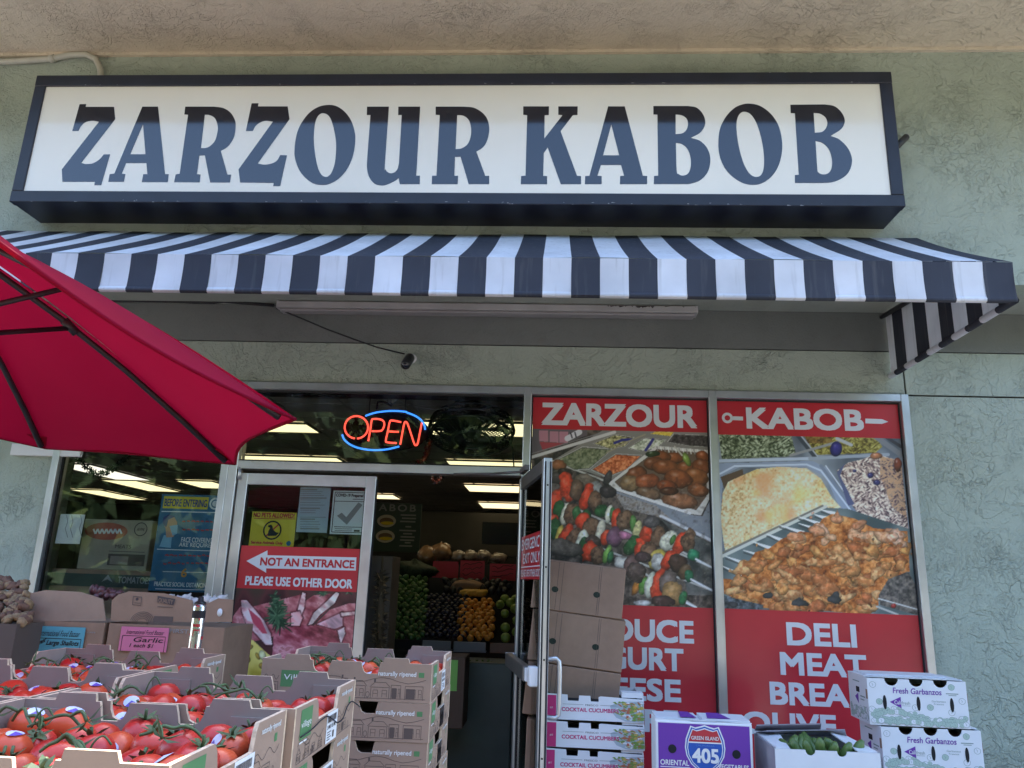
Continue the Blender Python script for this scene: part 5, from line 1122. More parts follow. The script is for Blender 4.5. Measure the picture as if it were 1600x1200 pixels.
def houses(F, x0, x1, z0, s, m, w=.0011, seed=1):   # little street drawn in outline
    r = random.Random(seed); x = x0
    F.line([(x0, z0), (x1, z0 + .002)], w, m)
    px = [x0 + (x1 - x0) * i / 12 for i in range(13)]; F.line([(p, z0 + s * 1.15 + .006 * math.sin(i * 1.1)) for i, p in enumerate(px)], w, m)
    while x < x1 - .02:
        bw = r.uniform(.6, 1.25) * s; bh = r.uniform(.55, .95) * s; k = r.random()
        if x + bw > x1: break
        F.line([(x, z0), (x, z0 + bh), (x + bw, z0 + bh), (x + bw, z0)], w, m)
        if k < .45: F.line([(x - .003, z0 + bh), (x + bw * .2, z0 + bh + s * .3), (x + bw * .8, z0 + bh + s * .3), (x + bw + .003, z0 + bh)], w, m); F.rect(x + bw * .15, z0 + bh + s * .3, x + bw * .15 + .004, z0 + bh + s * .5, m)
        elif k < .75: F.line([(x, z0 + bh), (x + bw / 2, z0 + bh + s * .35), (x + bw, z0 + bh)], w, m)
        else: F.rect(x + .002, z0 + .002, x + bw * .55, z0 + bh * .8, m, .6)
        n = r.choice((2, 3))
        for i in range(n):
            a = x + bw * (i + .25) / n; F.line([(a, z0 + bh * .15), (a, z0 + bh * .75), (a + bw * .5 / n, z0 + bh * .75), (a + bw * .5 / n, z0 + bh * .15)], w * .9, m); F.line([(a, z0 + bh * .45), (a + bw * .5 / n, z0 + bh * .45)], w * .8, m)
        x += bw + r.uniform(.002, .02)
        if r.random() < .4: F.ring(x, z0 + s * .25, s * .14, s * .18, w, m, None, 10); F.line([(x, z0), (x, z0 + s * .1)], w, m); x += s * .2
def tray_print():
    b = MB(); x, y = CWd / 2, CDp / 2
    for sg in (-1, 1):                       # long faces
        F = Flat(b, (0, sg * y, 0), (-sg, 0, 0), (0, 0, 1), .0004)
        F.text('naturally ripened', .078, .054, .168, .0675, 0, 1, .02); F.rect(.174, .056, .187, .067, 1); F.rect(-.155, .024, -.068, .061, 1); F.text('Village', -.148, .036, -.08, .052, 0, 2, .0)
        houses(F, -.06, .192, .006, .036, 2, seed=3); houses(F, -.195, -.16, .006, .034, 2, seed=5)
    for sg in (-1, 1):
        F = Flat(b, (sg * x, 0, 0), (0, sg, 0), (0, 0, 1), .0004)
        F.rect(-.150, .036, -.092, .08, 1); F.text('village', -.146, .05, -.097, .063, 0, 2, 0); F.rect(-.15, .031, -.11, .0335, 0)
        F.text('naturally ripened', .082, .066, .156, .0765, 0, 1, .02); F.rect(.135, .05, .146, .061, 1)
        houses(F, -.155, -.02, .004, .022, 2, seed=7); houses(F, .06, .158, .006, .030, 2, seed=9)
    return b
def tray_label():
    b = MB(); x = CWd / 2
    F = Flat(b, (x, 0, 0), (0, 1, 0), (0, 0, 1), .0004); F.rect(-.004, .004, .062, .078 - .026, 0, 2); F.rect(-.004, .004, .062, .05, 0, 2)
    r = random.Random(2); a = 0
    while a < .054: w_ = r.uniform(.0006, .002); F.rect(a, .036, a + w_, .047, 1, 3); a += w_ + r.uniform(.0006, .0016)
    F.text('2 PRT 15 19E', 0, .026, .05, .032, 1, 3, .02)
    for i in range(4): F.rect(.002, .008 + i * .004, .02 + .006 * (i % 2), .0095 + i * .004, 1, 3)
    F.rect(.034, .009, .044, .02, 1, 3)
    return b
def make_tray(tabs):
    t = thing('tomato_tray', 'tray', 'tray')
    tray_body(tabs).build('tray_body', [M['card_pale'], M['card_in'], M['card_edge']], t)
    tray_print().build('lettering', [M['ink_white'], M['ink_green'], M['ink_brown']], t)
    tray_label().build('barcode_label', [M['paper'], M['ink_dark']], t)
    return t
tA, tB = make_tray(True), make_tray(False); usedA = usedB = False
RIM = 1.325; TABZ = RIM - CH - 4 * PITCH
STK = [(-.594, -3.933, 'near right stack of the tomato display, closest to the camera', 5, 0), (-.583, -3.567, 'second stack back on the right of the tomato display', 5, 0), (-.482, -2.885, 'separate rear stack by the doorway', 5, 0),
       (-1.006, -3.933, 'near left stack at the photo edge', 5, 0), (-.998, -3.567, 'second stack back on the left', 5, 0), (-1.0, -3.2, 'farthest left stack in front of the brown cartons', 5, 0)]
ORD = ['topmost', 'second', 'third', 'fourth', 'lowest']
tops = []
for (x, y, lb, n, rz) in STK:
    for k in range(n):
        z = TABZ + (n - 1 - k) * PITCH; r = random.Random(int(x * 1000) + k)
        loc = (x + (r.uniform(-.003, .003) if k else 0), y + (r.uniform(-.002, .002) if k else 0), z)
        label = f'{ORD[k]} cardboard tomato tray, {lb}'
        if k == 0:
            if not usedA: o = tA; usedA = True; o.location = loc
            else: o = dup(tA, loc)
            tops.append((x, y, z))
        else:
            if not usedB: o = tB; usedB = True; o.location = loc
            else: o = dup(tB, loc)
        tag(o, label, 'tray', 'stacked cardboard tomato trays')
tb = thing('display_table', 'plain table under the stacks of tomato trays', 'table', (-.75, -3.4, 0))
b = MB(); b.box((-1.24, -4.14, TABZ - .04), (-.25, -2.66, TABZ - .001), 0, .004); b.build('tabletop', M['card_in'], tb)
for x in (-1.17, -.32):
    for y in (-4.09, -2.71): b = MB(); b.box((x - .03, y - .03, 0), (x + .03, y + .03, TABZ - .041)); b.build('leg', M['alu_dark'], tb)
# tomatoes
def tomato(sticker, seed):
    r = random.Random(seed); R = .0275; b = MB(); pr = []
    n = 18
    for i in range(13):
        th = math.pi * i / 12; rr = R * math.sin(th); zz = -R * .86 * math.cos(th)
        if i >= 10: zz -= R * .16 * (i - 9) / 3
        pr.append((max(rr, 1e-6), zz))
    b.lathe(pr, (0, 0, 0), n)
    for i, v in enumerate(b.v):
        a = math.atan2(v[1], v[0]); f = 1 + .03 * math.sin(5 * a + seed) * max(0, v[2] / R) + .03 * math.sin(2 * a + seed * 2); b.v[i] = (v[0] * f, v[1] * f, v[2])
    o = b.build('tomato', tomM[seed % 3]); tag(o, 'tomato', 'tomato')
    if sticker:
        s = MB(); d = Vector((r.uniform(-.6, .6), r.uniform(-1, -.35), r.uniform(.5, 1))).normalized(); e = d.orthogonal().normalized(); f = d.cross(e)
        def cap(rad_, m, off, a0=0, a1=2 * math.pi, lift=1.035):
            c = [d]; N = 14
            for i in range(N + 1):
                a = a0 + (a1 - a0) * i / N; c.append((d + (e * math.cos(a) * 1.15 + f * math.sin(a) * .85) * rad_ + e * off).normalized())
            P_ = [Vector((p.x * R, p.y * R, p.z * R * .86)) * lift for p in c]; s.add(P_, [(0, i, i + 1) for i in range(1, N + 1)], m, True)
        cap(.44, 0, 0); cap(.43, 1, 0, .2, 1.9, 1.045)
        s.build('sticker', [mat('sticker white', (.62, .68, .85), .4), mat('sticker violet', (.12, .07, .45), .4)], o)
    if seed % 2: return o
    c = MB()
    for k in range(6):
        a = k * math.pi / 3 + r.uniform(-.2, .2); L = r.uniform(.014, .026); top_ = Vector((0, 0, R * .70)); m1 = Vector((math.cos(a) * L * .6, math.sin(a) * L * .6, R * .86)); m2 = Vector((math.cos(a) * L, math.sin(a) * L, R * .80 + r.uniform(-.004, .008))); w_ = Vector((-math.sin(a), math.cos(a), 0)) * .0035
        c.add([top_ + w_ * .6, m1 + w_, m2, m1 - w_, top_ - w_ * .6], [(0, 1, 2, 3, 4)])
    c.tube([(0, 0, R * .7), (0, 0, R * .95), (r.uniform(-.006, .006), r.uniform(-.006, .006), R * 1.2)], .0022, 6)
    c.build('calyx', stemM, o)
    return o
tomM = [mat('ripe tomato skin', (.58, .045, .022), .33, 0, .14, 18, coat=.08), mat('tomato skin', (.62, .085, .028), .35, 0, .18, 14, coat=.08), mat('deep tomato skin', (.50, .03, .022), .32, 0, .18, 22, coat=.1)]
stemM = mat('tomato stem', (.075, .12, .045), .6, 0, .3, 60)
protos = [tomato(i in (0, 3, 6), i + 1) for i in range(8)]; pu = [False] * 8
r = random.Random(17); WHERE = ['in the tray nearest the camera', 'in the second tray back on the right', 'in the rear tray by the doorway', 'in the tray cut by the left photo edge', 'in the second tray back on the left', 'in the farthest left tray before the brown cartons']
NSEL = [(0, 6), (0, 6), (0, 6), (4, 6), (0, 6), (0, 6)]
for ti, (x, y, z) in enumerate(tops):
    nx, ny = 7, 6
    for j in range(ny):
        for i in range(nx):
            if i < NSEL[ti][0]: continue
            if r.random() < .07: continue
            px = x - CWd / 2 + TH + .029 + (CWd - 2 * TH - .058) * (i + .12 * (j % 2)) / (nx - 1 + .12); py = y - CDp / 2 + TH + .029 + (CDp - 2 * TH - .058) * j / (ny - 1)
            k = r.randrange(8); o = protos[k]
            if pu[k]: o = dup(protos[k], (0, 0, 0))
            pu[k] = True
            sc = r.uniform(.86, 1.12)
            o.location = (px + r.uniform(-.003, .003), py + r.uniform(-.003, .003), z + (.010 if ti == 0 else .007) + .026 * sc + r.choice((0, .004, .010, .016) if ti == 0 else (0, .002, .005, .009)))
            o.rotation_euler = (r.uniform(-.7, .5), r.uniform(-.6, .6), r.uniform(-.9, .9)); o.scale = (sc, sc, sc)
            st = any(c.name.startswith('sticker') for c in o.children)
            tag(o, f'ripe red tomato {"with an oval sticker " if st else "without a sticker "}{WHERE[ti]}', 'tomato', f'tomatoes {WHERE[ti]}')
# vines joining the tomatoes
for ti, (x, y, z) in enumerate(tops):
    for k in range(4 if ti == 0 else 3):
        if ti == 3 and k > 1: continue
        cx, cy = x + (k - 1.5) * .088 + r.uniform(-.02, .02), y + r.uniform(-.10, .10)
        if ti == 3: cx = x + .12 - .05 * k
        b = MB(); a0 = r.uniform(-.6, .6); L = r.uniform(.045, .085); P_ = []
        zc = z + (.074 if ti == 0 else .066)
        for i in range(7):
            t_ = i / 6; P_.append(Vector((cx + (t_ - .5) * L * math.cos(a0), cy + (t_ - .5) * L * math.sin(a0), zc + .014 * math.sin(math.pi * t_) + r.uniform(-.003, .004))))
        P_ = curve(P_, 3); b.tube(P_, [.0023 - .0010 * abs(i / len(P_) - .4) for i in range(len(P_))], 7)
        for i in (4, 12):
            p = P_[min(i, len(P_) - 1)]; v = Vector((r.uniform(-1, 1), r.uniform(-1, 1), r.uniform(-.3, .5))).normalized(); q = p + v * .018; e = q + Vector((v.x * .012, v.y * .012, -.012))
            b.tube(curve([p, q, e], 3), .0023, 6)
            for s_ in range(5):
                w_ = Vector((r.gauss(0, 1), r.gauss(0, 1), r.gauss(0, .5))).normalized(); u_ = w_.orthogonal().normalized() * .0022
                b.add([e, e + w_ * .01 + u_, e + w_ * r.uniform(.018, .03) + Vector((0, 0, .006)), e + w_ * .01 - u_], [(0, 1, 2, 3)])
        if k % 2 == 0:
            p = P_[-1]; h_ = r.uniform(.01, .03); b.tube(curve([p, p + Vector((.006, 0, h_ * .7)), p + Vector((.014, .004, h_)), p + Vector((.024, .006, h_ * .5))], 4), .0013, 5)
        tag(b.build('tomato_vine', stemM, loc=P_[0]), f'green tomato vine lying over the fruit {WHERE[ti]}', 'vine', f'tomato vines {WHERE[ti]}')
# cord over the side of the trays
Xc = -.583 + CWd / 2 + .004
b = MB(); b.tube(curve([UX(x, y, Xc) for x, y in ((470, 1152), (487, 1140), (500, 1127), (512, 1119), (520, 1124), (528, 1129), (536, 1122), (543, 1103), (550, 1096), (557, 1100), (562, 1104))], 3), .0012, 5)
tag(b.build('cord', M['ink_black'], loc=UX(500, 1127, Xc)), 'thin dark cord hanging across the side of the tomato trays', 'cord')

# ================================================================ cartons at the left window
def wall_carton(name, label, cat, x0, x1, y0, dep, z0, z1, m, group=None):
    t = thing(name, label, cat, ((x0 + x1) / 2, y0 + dep / 2, z0), 0, group); w_ = .007; b = MB()
    b.box((x0, y0, z0), (x1, y0 + w_, z1)); b.box((x0, y0 + dep - w_, z0), (x1, y0 + dep, z1)); b.box((x0, y0 + w_ + .0004, z0), (x0 + w_, y0 + dep - w_ - .0004, z1)); b.box((x1 - w_, y0 + w_ + .0004, z0), (x1, y0 + dep - w_ - .0004, z1)); b.box((x0 + w_, y0 + w_, z0 + .002), (x1 - w_, y0 + dep - w_, z0 + .008))
    b.build('box', m, t); return t
YG = -.78
zf = U(100, 971, YG).z
g1 = (U(31, 975, YG).x, U(164, 975, YG).x); g2 = (U(171, 975, YG).x, U(352, 975, YG).x)
def flap(px, Y, tilt=.03):
    b = MB(); pts = [U(*p, Y) for p in px]; b.prism([(p.x, p.z) for p in pts], (0, Y, 0), (1, 0, 0), (0, 0, 1), .006)
    b.v = [(x, y + (z - zf) * tilt, z) for x, y, z in b.v]; return b
cA = wall_carton('produce_carton', 'open brown carton with a blank upright flap and a blue price card', 'carton', g1[0], g1[1], YG, .4, zf - .3, zf, M['card'])
flap(((35, 970.5), (36, 937), (42, 928), (70, 922), (125, 925), (160, 936), (165, 970.5)), YG + .001).build('flap', M['card_pale'], cA)
b = MB(); F = Flat(b, (0, YG - .0005, 0), (-1, 0, 0), (0, 0, -1)); q = (U(150, 988, YG), U(40, 977, YG))
F.text('FIRST', -U(150, 981, YG).x, -U(0, 984, YG).z - .0, -U(132, 981, YG).x, -U(0, 978, YG).z + .012, 0, 1, .02); F.text('CLASS', -U(53, 981, YG).x, -U(0, 984, YG).z, -U(35, 981, YG).x, -U(0, 978, YG).z + .012, 0, 1, .02)
b.build('lettering', M['ink_grey'], cA)
cB = wall_carton('produce_carton', 'open brown carton printed QUALITY on its flap, with a pink price card and garlic', 'carton', g2[0], g2[1], YG, .4, zf - .3, zf, M['card'])
fb = flap(((173, 970.5), (174, 938), (184, 929), (200, 924), (255, 927), (300, 938), (303, 972)), YG + .001); fb.build('flap', M['card'], cB)
fb = flap(((305, 972), (322, 944), (340, 935), (364, 937), (362, 972)), YG + .004); fb.build('flap', M['card'], cB)
b = MB(); F = front(b, YG - .0022); F.q = lambda x, y: (lambda w: (w.x, w.z))(U(x, y, YG)); 
q = F.q(343, 959)
F.poly([F.q(*p) for p in ((246, 931), (274, 936), (271, 946), (246, 941))], 0, 1); F.text('QUALITY', *[v for p in ((247, 942), (271, 935)) for v in F.q(*p)], 1, 2, .02, slope=-.1)
F.line([F.q(208, 932), F.q(221, 933), F.q(220, 946), F.q(207, 945), F.q(208, 932)], .003, 0, 1); q = F.q(214, 936); F.ell(q[0], q[1], .008, .008, 0, 1); F.line([F.q(210, 942), F.q(219, 942.5)], .003, 0, 1)
F.line([F.q(246, 948), F.q(270, 949)], .003, 0, 1)
for a in range(5): q = F.q(222, 972); F.ring(q[0], q[1], .03 + a * .009, .022 + a * .008, .0022, 0, 1, 10, .1, 3.0)
F.rect(*F.r(240, 963, 270, 973), 2, 1); F.text('FIRST', *F.r(265, 983, 295, 989.5), 3, 1, .02)
b.v = [(x, y + (z - zf) * .03 if z > zf else y, z) for x, y, z in b.v]
b.build('lettering', [M['ink_dark'], M['card'], M['ink_brown'], M['ink_grey']], cB)
q = U(343, 957, YG - .001); b = MB(); b.lathe([(.016, 0), (.016, -.001)], (0, 0, 0), 16, 0, 'Y'); b.v = [(x * .9 + q.x, y + YG + .0025, z * 1.3 + q.z) for x, y, z in b.v]; b.build('hand_hole', M['paper'], cB)
for k, (x0, x1, lb) in enumerate(((g1[0], g1[1], 'under the blank flap carton'), (g2[0], g2[1], 'under the QUALITY carton'))):
    for j in range(3):
        z1 = zf - .3 - j * .3; t = wall_carton('closed_carton', f'{("upper", "middle", "lower")[j]} closed brown carton {lb}', 'carton', x0 + .004, x1 - .004, YG + .004, .39, z1 - .3 if j < 2 else 0, z1 - .001, M['card'], 'brown cartons stacked under the produce cartons')
for k, (px, m, txt, lb) in enumerate((((49, 979, 130, 1030), mat('pale blue card', (.10, .36, .45), .6), ('International Food Bazaar', 'Large Shallots'), 'pale blue handwritten shallots price card on the left carton'), ((187, 980, 262, 1018), mat('soft pink card', (.62, .17, .30), .6), ('International Food Bazaar', 'Garlic', '1 each $1'), 'pink handwritten garlic price card on the QUALITY carton'))):
    Yc = YG - .012; a = qd(Yc, *px); b = MB(); b.box((a[0], Yc, a[1]), (a[2], Yc + .002, a[3])); F = front(b, Yc - .0006); W_ = a[2] - a[0]; H_ = a[3] - a[1]; F.mb = b
    F.text(txt[0], a[0] + .12 * W_, a[3] - .30 * H_, a[2] - .1 * W_, a[3] - .12 * H_, 1, 1, .0, .25); F.line([(a[0] + .05 * W_, a[3] - H_), (a[0] + .05 * W_, a[3] - .37 * H_), (a[2] - .05 * W_, a[3] - .37 * H_), (a[2] - .05 * W_, a[3] - H_)], .003, 1, 1)
    F.text(txt[1], a[0] + .28 * W_, a[3] - .62 * H_, a[2] - .1 * W_, a[3] - .42 * H_, 1, 1, .025, .3)
    if k == 0: F.text('Sweet', a[0] + .02 * W_, a[3] - .7 * H_, a[0] + .26 * W_, a[3] - .5 * H_, 1, 1, .02, .4, .5)
    else: F.text(txt[2], a[0] + .22 * W_, a[3] - .86 * H_, a[0] + .7 * W_, a[3] - .68 * H_, 1, 1, .02, .3)
    tag(b.build('price_card', [m, M['ink_black']], loc=(a[0], Yc, a[1])), lb, 'price card')
# garlic and shallots showing over the flaps
gm = mat('garlic skin', (.62, .58, .56), .6, 0, .15, 40); gp = None; rr = random.Random(3)
for k in range(26):
    x = 262 + (k % 13) * 7.0; p = U(x + rr.uniform(-2, 2), 938 + rr.uniform(-3, 3) + (4 if k > 12 else 0), YG + .06 + .05 * (k // 13))
    if gp is None:
        b = MB(); b.lathe([(1e-6, -.022), (.018, -.02), (.027, -.004), (.022, .012), (.008, .022), (.004, .036), (1e-6, .038)], (0, 0, 0), 10)
        for i, v in enumerate(b.v): a_ = math.atan2(v[1], v[0]); f = 1 + .08 * math.cos(6 * a_); b.v[i] = (v[0] * f, v[1] * f, v[2])
        gp = o = b.build('garlic_bulb', gm)
    else: o = gp.copy(); C.objects.link(o)
    o.location = p; o.rotation_euler = (rr.uniform(-1.2, 1.2), rr.uniform(-1.2, 1.2), rr.uniform(0, 6)); tag(o, 'white garlic bulb heaped behind the QUALITY carton flap', 'garlic', 'garlic bulbs behind the QUALITY flap')
sm_ = mat('shallot skin', (.10, .035, .04), .45, 0, .4, 40); gp = None
for k in range(14):
    x = (150, 156, 162, 167, 172, 177, 182, 152, 159, 165, 170, 176, 145, 188)[k]; p = U(x, 922 + (k % 4) * 3 + rr.uniform(-2, 2), YG + .08)
    if gp is None:
        b = MB(); b.lathe([(1e-6, -.03), (.014, -.024), (.02, -.002), (.013, .018), (1e-6, .032)], (0, 0, 0), 9); gp = o = b.build('shallot', sm_)
    else: o = gp.copy(); C.objects.link(o)
    o.location = p; o.rotation_euler = (rr.uniform(-1.5, 1.5), rr.uniform(-1.5, 1.5), rr.uniform(0, 6)); tag(o, 'dark red shallot in the gap between the two brown carton flaps', 'shallot', 'shallots between the carton flaps')
b = MB(); b.box((g1[0] + .01, YG + .01, zf - .29), (g1[1] - .01, YG + .38, zf - .03)); b.box((g2[0] + .01, YG + .01, zf - .29), (g2[1] - .01, YG + .38, zf + .1))
# root heap at the left edge
rm = [mat('ginger skin', (.30, .20, .11), .8, 0, .3, 40), mat('dark root skin', (.17, .09, .06), .8, 0, .4, 40)]; gp = {}
YO = -1.0
oz = U(20, 975, YO).z
tO = wall_carton('root_carton', 'dark carton of knobbly roots at the left photo edge', 'carton', U(-90, 975, YO).x, U(27, 975, YO).x, YO, .45, oz - .32, oz, M['ink_brown'])
for k in range(3):
    z1 = oz - .32 - k * .3; wall_carton('closed_carton', f'{("upper", "middle", "lower")[k]} closed brown carton under the roots', 'carton', U(-90, 975, YO).x, U(27, 975, YO).x, YO, .44, max(0, z1 - .299), z1 - .001, M['card'], 'brown cartons under the roots')
for k in range(110):
    x, y = rr.uniform(-70, 50), rr.uniform(905, 972); dy = (972 - y) / 67
    if x > 54 - dy * 14: continue
    p = U(x, y, YO + .04 + .30 * dy); c = k % 2
    if c not in gp:
        o = lump('ginger_root', 'x', 'root', p, .034, .024, .02, rm[c], 50 + c, None, 9, .22); gp[c] = o
    else: o = gp[c].copy(); C.objects.link(o); o.location = p
    o.rotation_euler = (rr.uniform(-1, 1), rr.uniform(-1, 1), rr.uniform(0, 6)); tag(o, ('pale' if c == 0 else 'dark') + ' knobbly root in the heap at the left photo edge', 'root', 'roots heaped at the left photo edge')
# printed silver post
Yq = -1.75; p0, p1 = U(313, 944, Yq), U(311, 1012, Yq); R0 = .026
po = thing('foil_tube', 'slim silver and red printed tube standing upright before the QUALITY carton', 'tube', (p0.x, Yq, 0))
b = MB(); b.lathe([(R0, .0), (R0, p0.z - .01), (R0 * .9, p0.z)], (p0.x, Yq, 0), 20); b.build('body', mat('silver foil', (.75, .75, .78), .22, .9, .2, 30), po)
b = MB(); b.lathe([(R0 * .9, 0), (R0 * .85, .008), (.012, .012), (.010, .03), (.0001, .031)], (p0.x, Yq, p0.z + .0005), 14); b.build('cap', M['plastic_black'], po)
b = MB(); rr = random.Random(6)
def band(z0, z1, a0, a1, m):
    n = 10; V = [(p0.x + (R0 + .0007) * math.cos(a0 + (a1 - a0) * i / n), Yq + (R0 + .0007) * math.sin(a0 + (a1 - a0) * i / n), z) for z in (z0, z1) for i in range(n + 1)]; b.add(V, [(i, i + 1, n + 2 + i, n + 1 + i) for i in range(n)], m)
z = p0.z; band(z - .055, z - .025, -3.1, .1, 1)
for k in range(26): a = rr.uniform(-3.0, -.3); zz = z - .06 - rr.random() * .32; band(zz, zz + rr.uniform(.004, .012), a, a + rr.uniform(.2, 1.1), 0)
for k in range(16): a = rr.uniform(-2.9, -.4); zz = z - .1 - rr.random() * .26; band(zz, zz + rr.uniform(.02, .04), a, a + .12, 0)
b.build('lettering', [M['ink_red'], M['ink_black']], po)

# ================================================================ boxes to the right of the open door
# three plain cartons, leaning a little
YB2 = -.62
c0 = U(918, 1090, YB2); bw, bh, bd = .50, .268, .36
x_r = U(975, 1000, YB2).x
holes = mat('dark hand hole', (.015, .025, .015), .8)
pc = None
for k in range(6):
    zt = U(920, 881, YB2).z - k * (bh + .004); lean = rad(5.4); off = (-.012, -.006, -.018, .0, .0, .0)[k]
    b = MB()
    if k == 0:
        t = thing('plain_carton', 'x', 'carton')
        b.box((-bw / 2, 0, -bh), (bw / 2, bd, 0), 0, .004); b.box((-bw / 2 + .004, .02, .001), (-.004, bd - .02, .004), 0); b.box((.004, .02, .001), (bw / 2 - .004, bd - .02, .005), 0)
        F = Flat(b, (0, 0, 0), (1, 0, 0), (0, 0, 1))
        for cx_ in (-.118, -.092, .108, .118): F.rect(cx_, -bh + .006, cx_ + .0022, -.006, 1, 1)
        b.build('box', [M['card'], M['ink_brown']], t, local=True)
        for hx in (-.127, .103): b = MB(); F = Flat(b, (0, 0, 0), (1, 0, 0), (0, 0, 1)); F.ell(hx, -.155, .019, .016, 0, 1, 14); b.build('hand_hole', holes, t, local=True)
        pc = t; o = t
    else: o = dup(pc, (0, 0, 0)); o.scale = (1 + .012 * (k % 2), 1, 1)
    zz = zt; o.location = (x_r - bw / 2 - .01 + off + .012 * (3 - k), YB2, zz); o.rotation_euler = (0, lean if k < 3 else rad(1.2), rad(-3 + 2 * (k % 2)))
    tag(o, f'{("topmost", "second", "third", "fourth", "fifth", "lowest")[k]} plain brown carton in the leaning stack by the open door', 'carton', 'plain brown cartons by the open door')
# cocktail cucumber trays
Yt = -.80; xa, xb = U(853, 1105, Yt).x, U(1006, 1105, Yt).x; tw, td, th_, tp_ = xb - xa, .40, .116, .1285
ztop_ = U(930, 1088, Yt).z
t = thing('cucumber_tray', 'x', 'tray')
b = MB()
b.prism([(0, 0), (tw, 0), (tw, th_ - .008), (tw * .56, th_), (tw * .54, th_ - .004), (tw * .54, th_ - .026), (tw * .46, th_ - .026), (tw * .455, th_ - .0), (tw * .34, th_), (tw * .335, th_ - .026), (tw * .225, th_ - .026), (tw * .22, th_ + .002), (0, th_ + .006)], (0, 0, 0), (1, 0, 0), (0, 0, 1), .007)
b.box((0, td - .007, 0), (tw, td, th_)); b.box((0, .0075, 0), (.007, td - .0075, th_)); b.box((tw - .007, .0075, 0), (tw, td - .0075, th_)); b.box((.007, .0075, .002), (tw - .007, td - .0075, .008)); b.box((.008, .09, .06), (tw - .008, td - .02, .08), 1)
b.box((tw - .11, .01, th_ - .002), (tw - .001, .09, th_ + .022), 0)
b.build('box', [M['card_white'], M['dark']], t, local=True)
b = MB(); F = Flat(b, (0, 0, 0), (1, 0, 0), (0, 0, 1)); F.rect(.001, .001, .052, th_ - .002, 0, 1); F.text('FRESCO', .2, .069, .265, .077, 1, 1, 0); F.line([(.085, .074), (.19, .074)], .002, 2, 1); F.line([(.275, .074), (.36, .074)], .002, 2, 1); F.text('COCKTAIL CUCUMBERS', .08, .040, .368, .059, 0, 1, .045); F.text('#1', .02, .05, .035, .06, 3, 2, 0)
F.poly([(tw - .17, .075), (tw - .12, .094), (tw - .02, .1), (tw - .002, .1), (tw - .002, .003), (tw - .09, .003), (tw - .14, .02), (tw - .165, .05)], 4, 1)
r = random.Random(4)
for i in range(170):
    x = r.uniform(tw - .145, tw - .008); z = r.uniform(.008, .093); e = r.uniform(.004, .013); a = r.uniform(0, 3.1)
    if x < tw - .09 and z < .02 + (tw - .09 - x) * .4: continue
    F.poly([(x + e * math.cos(a) * 1.6, z + e * .4 * math.sin(a)), (x - e * .4 * math.sin(a), z + e * .5), (x - e * math.cos(a) * 1.6, z - e * .4 * math.sin(a)), (x + e * .4 * math.sin(a), z - e * .5)], r.choice((5, 5, 6, 7, 8)), 1.5 + i * .02)
b.build('lettering', [M['ink_magenta'], M['ink_dark'], M['ink_grey'], M['ink_white'], mat('pale plate ink', (.40, .48, .54), .6), mat('salad green ink', (.20, .32, .07), .6), mat('salad yellow ink', (.55, .40, .10), .6), mat('salmon ink', (.48, .14, .08), .6), M['paper']], t, local=True)
for k in range(7):
    o = t if k == 0 else dup(t, (0, 0, 0)); z = ztop_ - th_ - k * tp_
    o.location = (xa + (0, .002, -.003, .002, 0, .003, 0)[k], Yt, max(z, .001)); tag(o, f'{("topmost", "second", "third", "fourth", "fifth", "sixth", "lowest")[k]} white cocktail cucumber tray in the stack below the plain cartons', 'tray', 'white cocktail cucumber trays')
# purple vegetable box
Yp = -1.12; A, B = U(1024, 1127, Yp), U(1174, 1134, Yp); pw, ph, pd = B.x - A.x, .30, .20
t = thing('vegetable_box', 'purple box with a blue 405 highway shield and ORIENTAL VEGETABLES lettering', 'box', (A.x, Yp, 0)); t.rotation_euler = (0, 0, rad(-1.5))
ztp = (A.z + B.z) / 2 + .012
b = MB(); b.box((0, 0, ztp - ph), (pw, pd, ztp - .006), 0, .004); b.prism([(0, 0), (pw * .36, 0), (pw * .4, .008), (pw * .62, .008), (pw * .66, 0), (pw, 0), (pw, .006), (0, .006)], (0, .004, ztp - .006), (1, 0, 0), (0, 0, 1), .006)
b.box((.004, .02, ztp - .0055), (pw * .46, pd, ztp + .004)); b.box((pw * .5, .02, ztp - .0055), (pw - .004, pd, ztp + .006)); b.build('box', [M['card_white'], M['ink_purple']], t, local=True)
b = MB(); F = Flat(b, (0, 0, ztp - ph), (1, 0, 0), (0, 0, 1)); PURP = 0
F.rect(.012, .0, pw - .012, ph - .015, 0, 1)
sx_, sz_ = pw * .51, ph - .132
def shield(s, m, k):
    pts = [(-.105, .02), (-.10, .062), (-.085, .10), (-.074, .126), (-.05, .118), (-.025, .124), (0, .132), (.025, .124), (.05, .118), (.074, .126), (.085, .10), (.10, .062), (.105, .02), (.098, -.02), (.075, -.06), (.04, -.09), (0, -.112), (-.04, -.09), (-.075, -.06), (-.098, -.02)]
    F.poly([(sx_ + x * s, sz_ + z * s) for x, z in pts], m, k)
shield(.87, 2, 2); shield(.82, 1, 3); shield(.77, 2, 4); shield(.735, 1, 5)
F.poly([(sx_ + x * .735, sz_ + z * .735) for x, z in ((-.101, .058), (-.085, .10), (-.074, .126), (-.05, .118), (-.025, .124), (0, .132), (.025, .124), (.05, .118), (.074, .126), (.085, .10), (.101, .058))], 3, 6); F.rect(sx_ - .0745, sz_ + .037, sx_ + .0745, sz_ + .0425, 2, 7)
F.text('GREEN ISLAND', sx_ - .062, sz_ + .051, sx_ + .062, sz_ + .067, 2, 8, .02); F.text('CALIFORNIA', sx_ - .042, sz_ + .024, sx_ + .042, sz_ + .031, 4, 8, 0); F.text('405', sx_ - .06, sz_ - .046, sx_ + .06, sz_ + .016, 2, 8, .05)
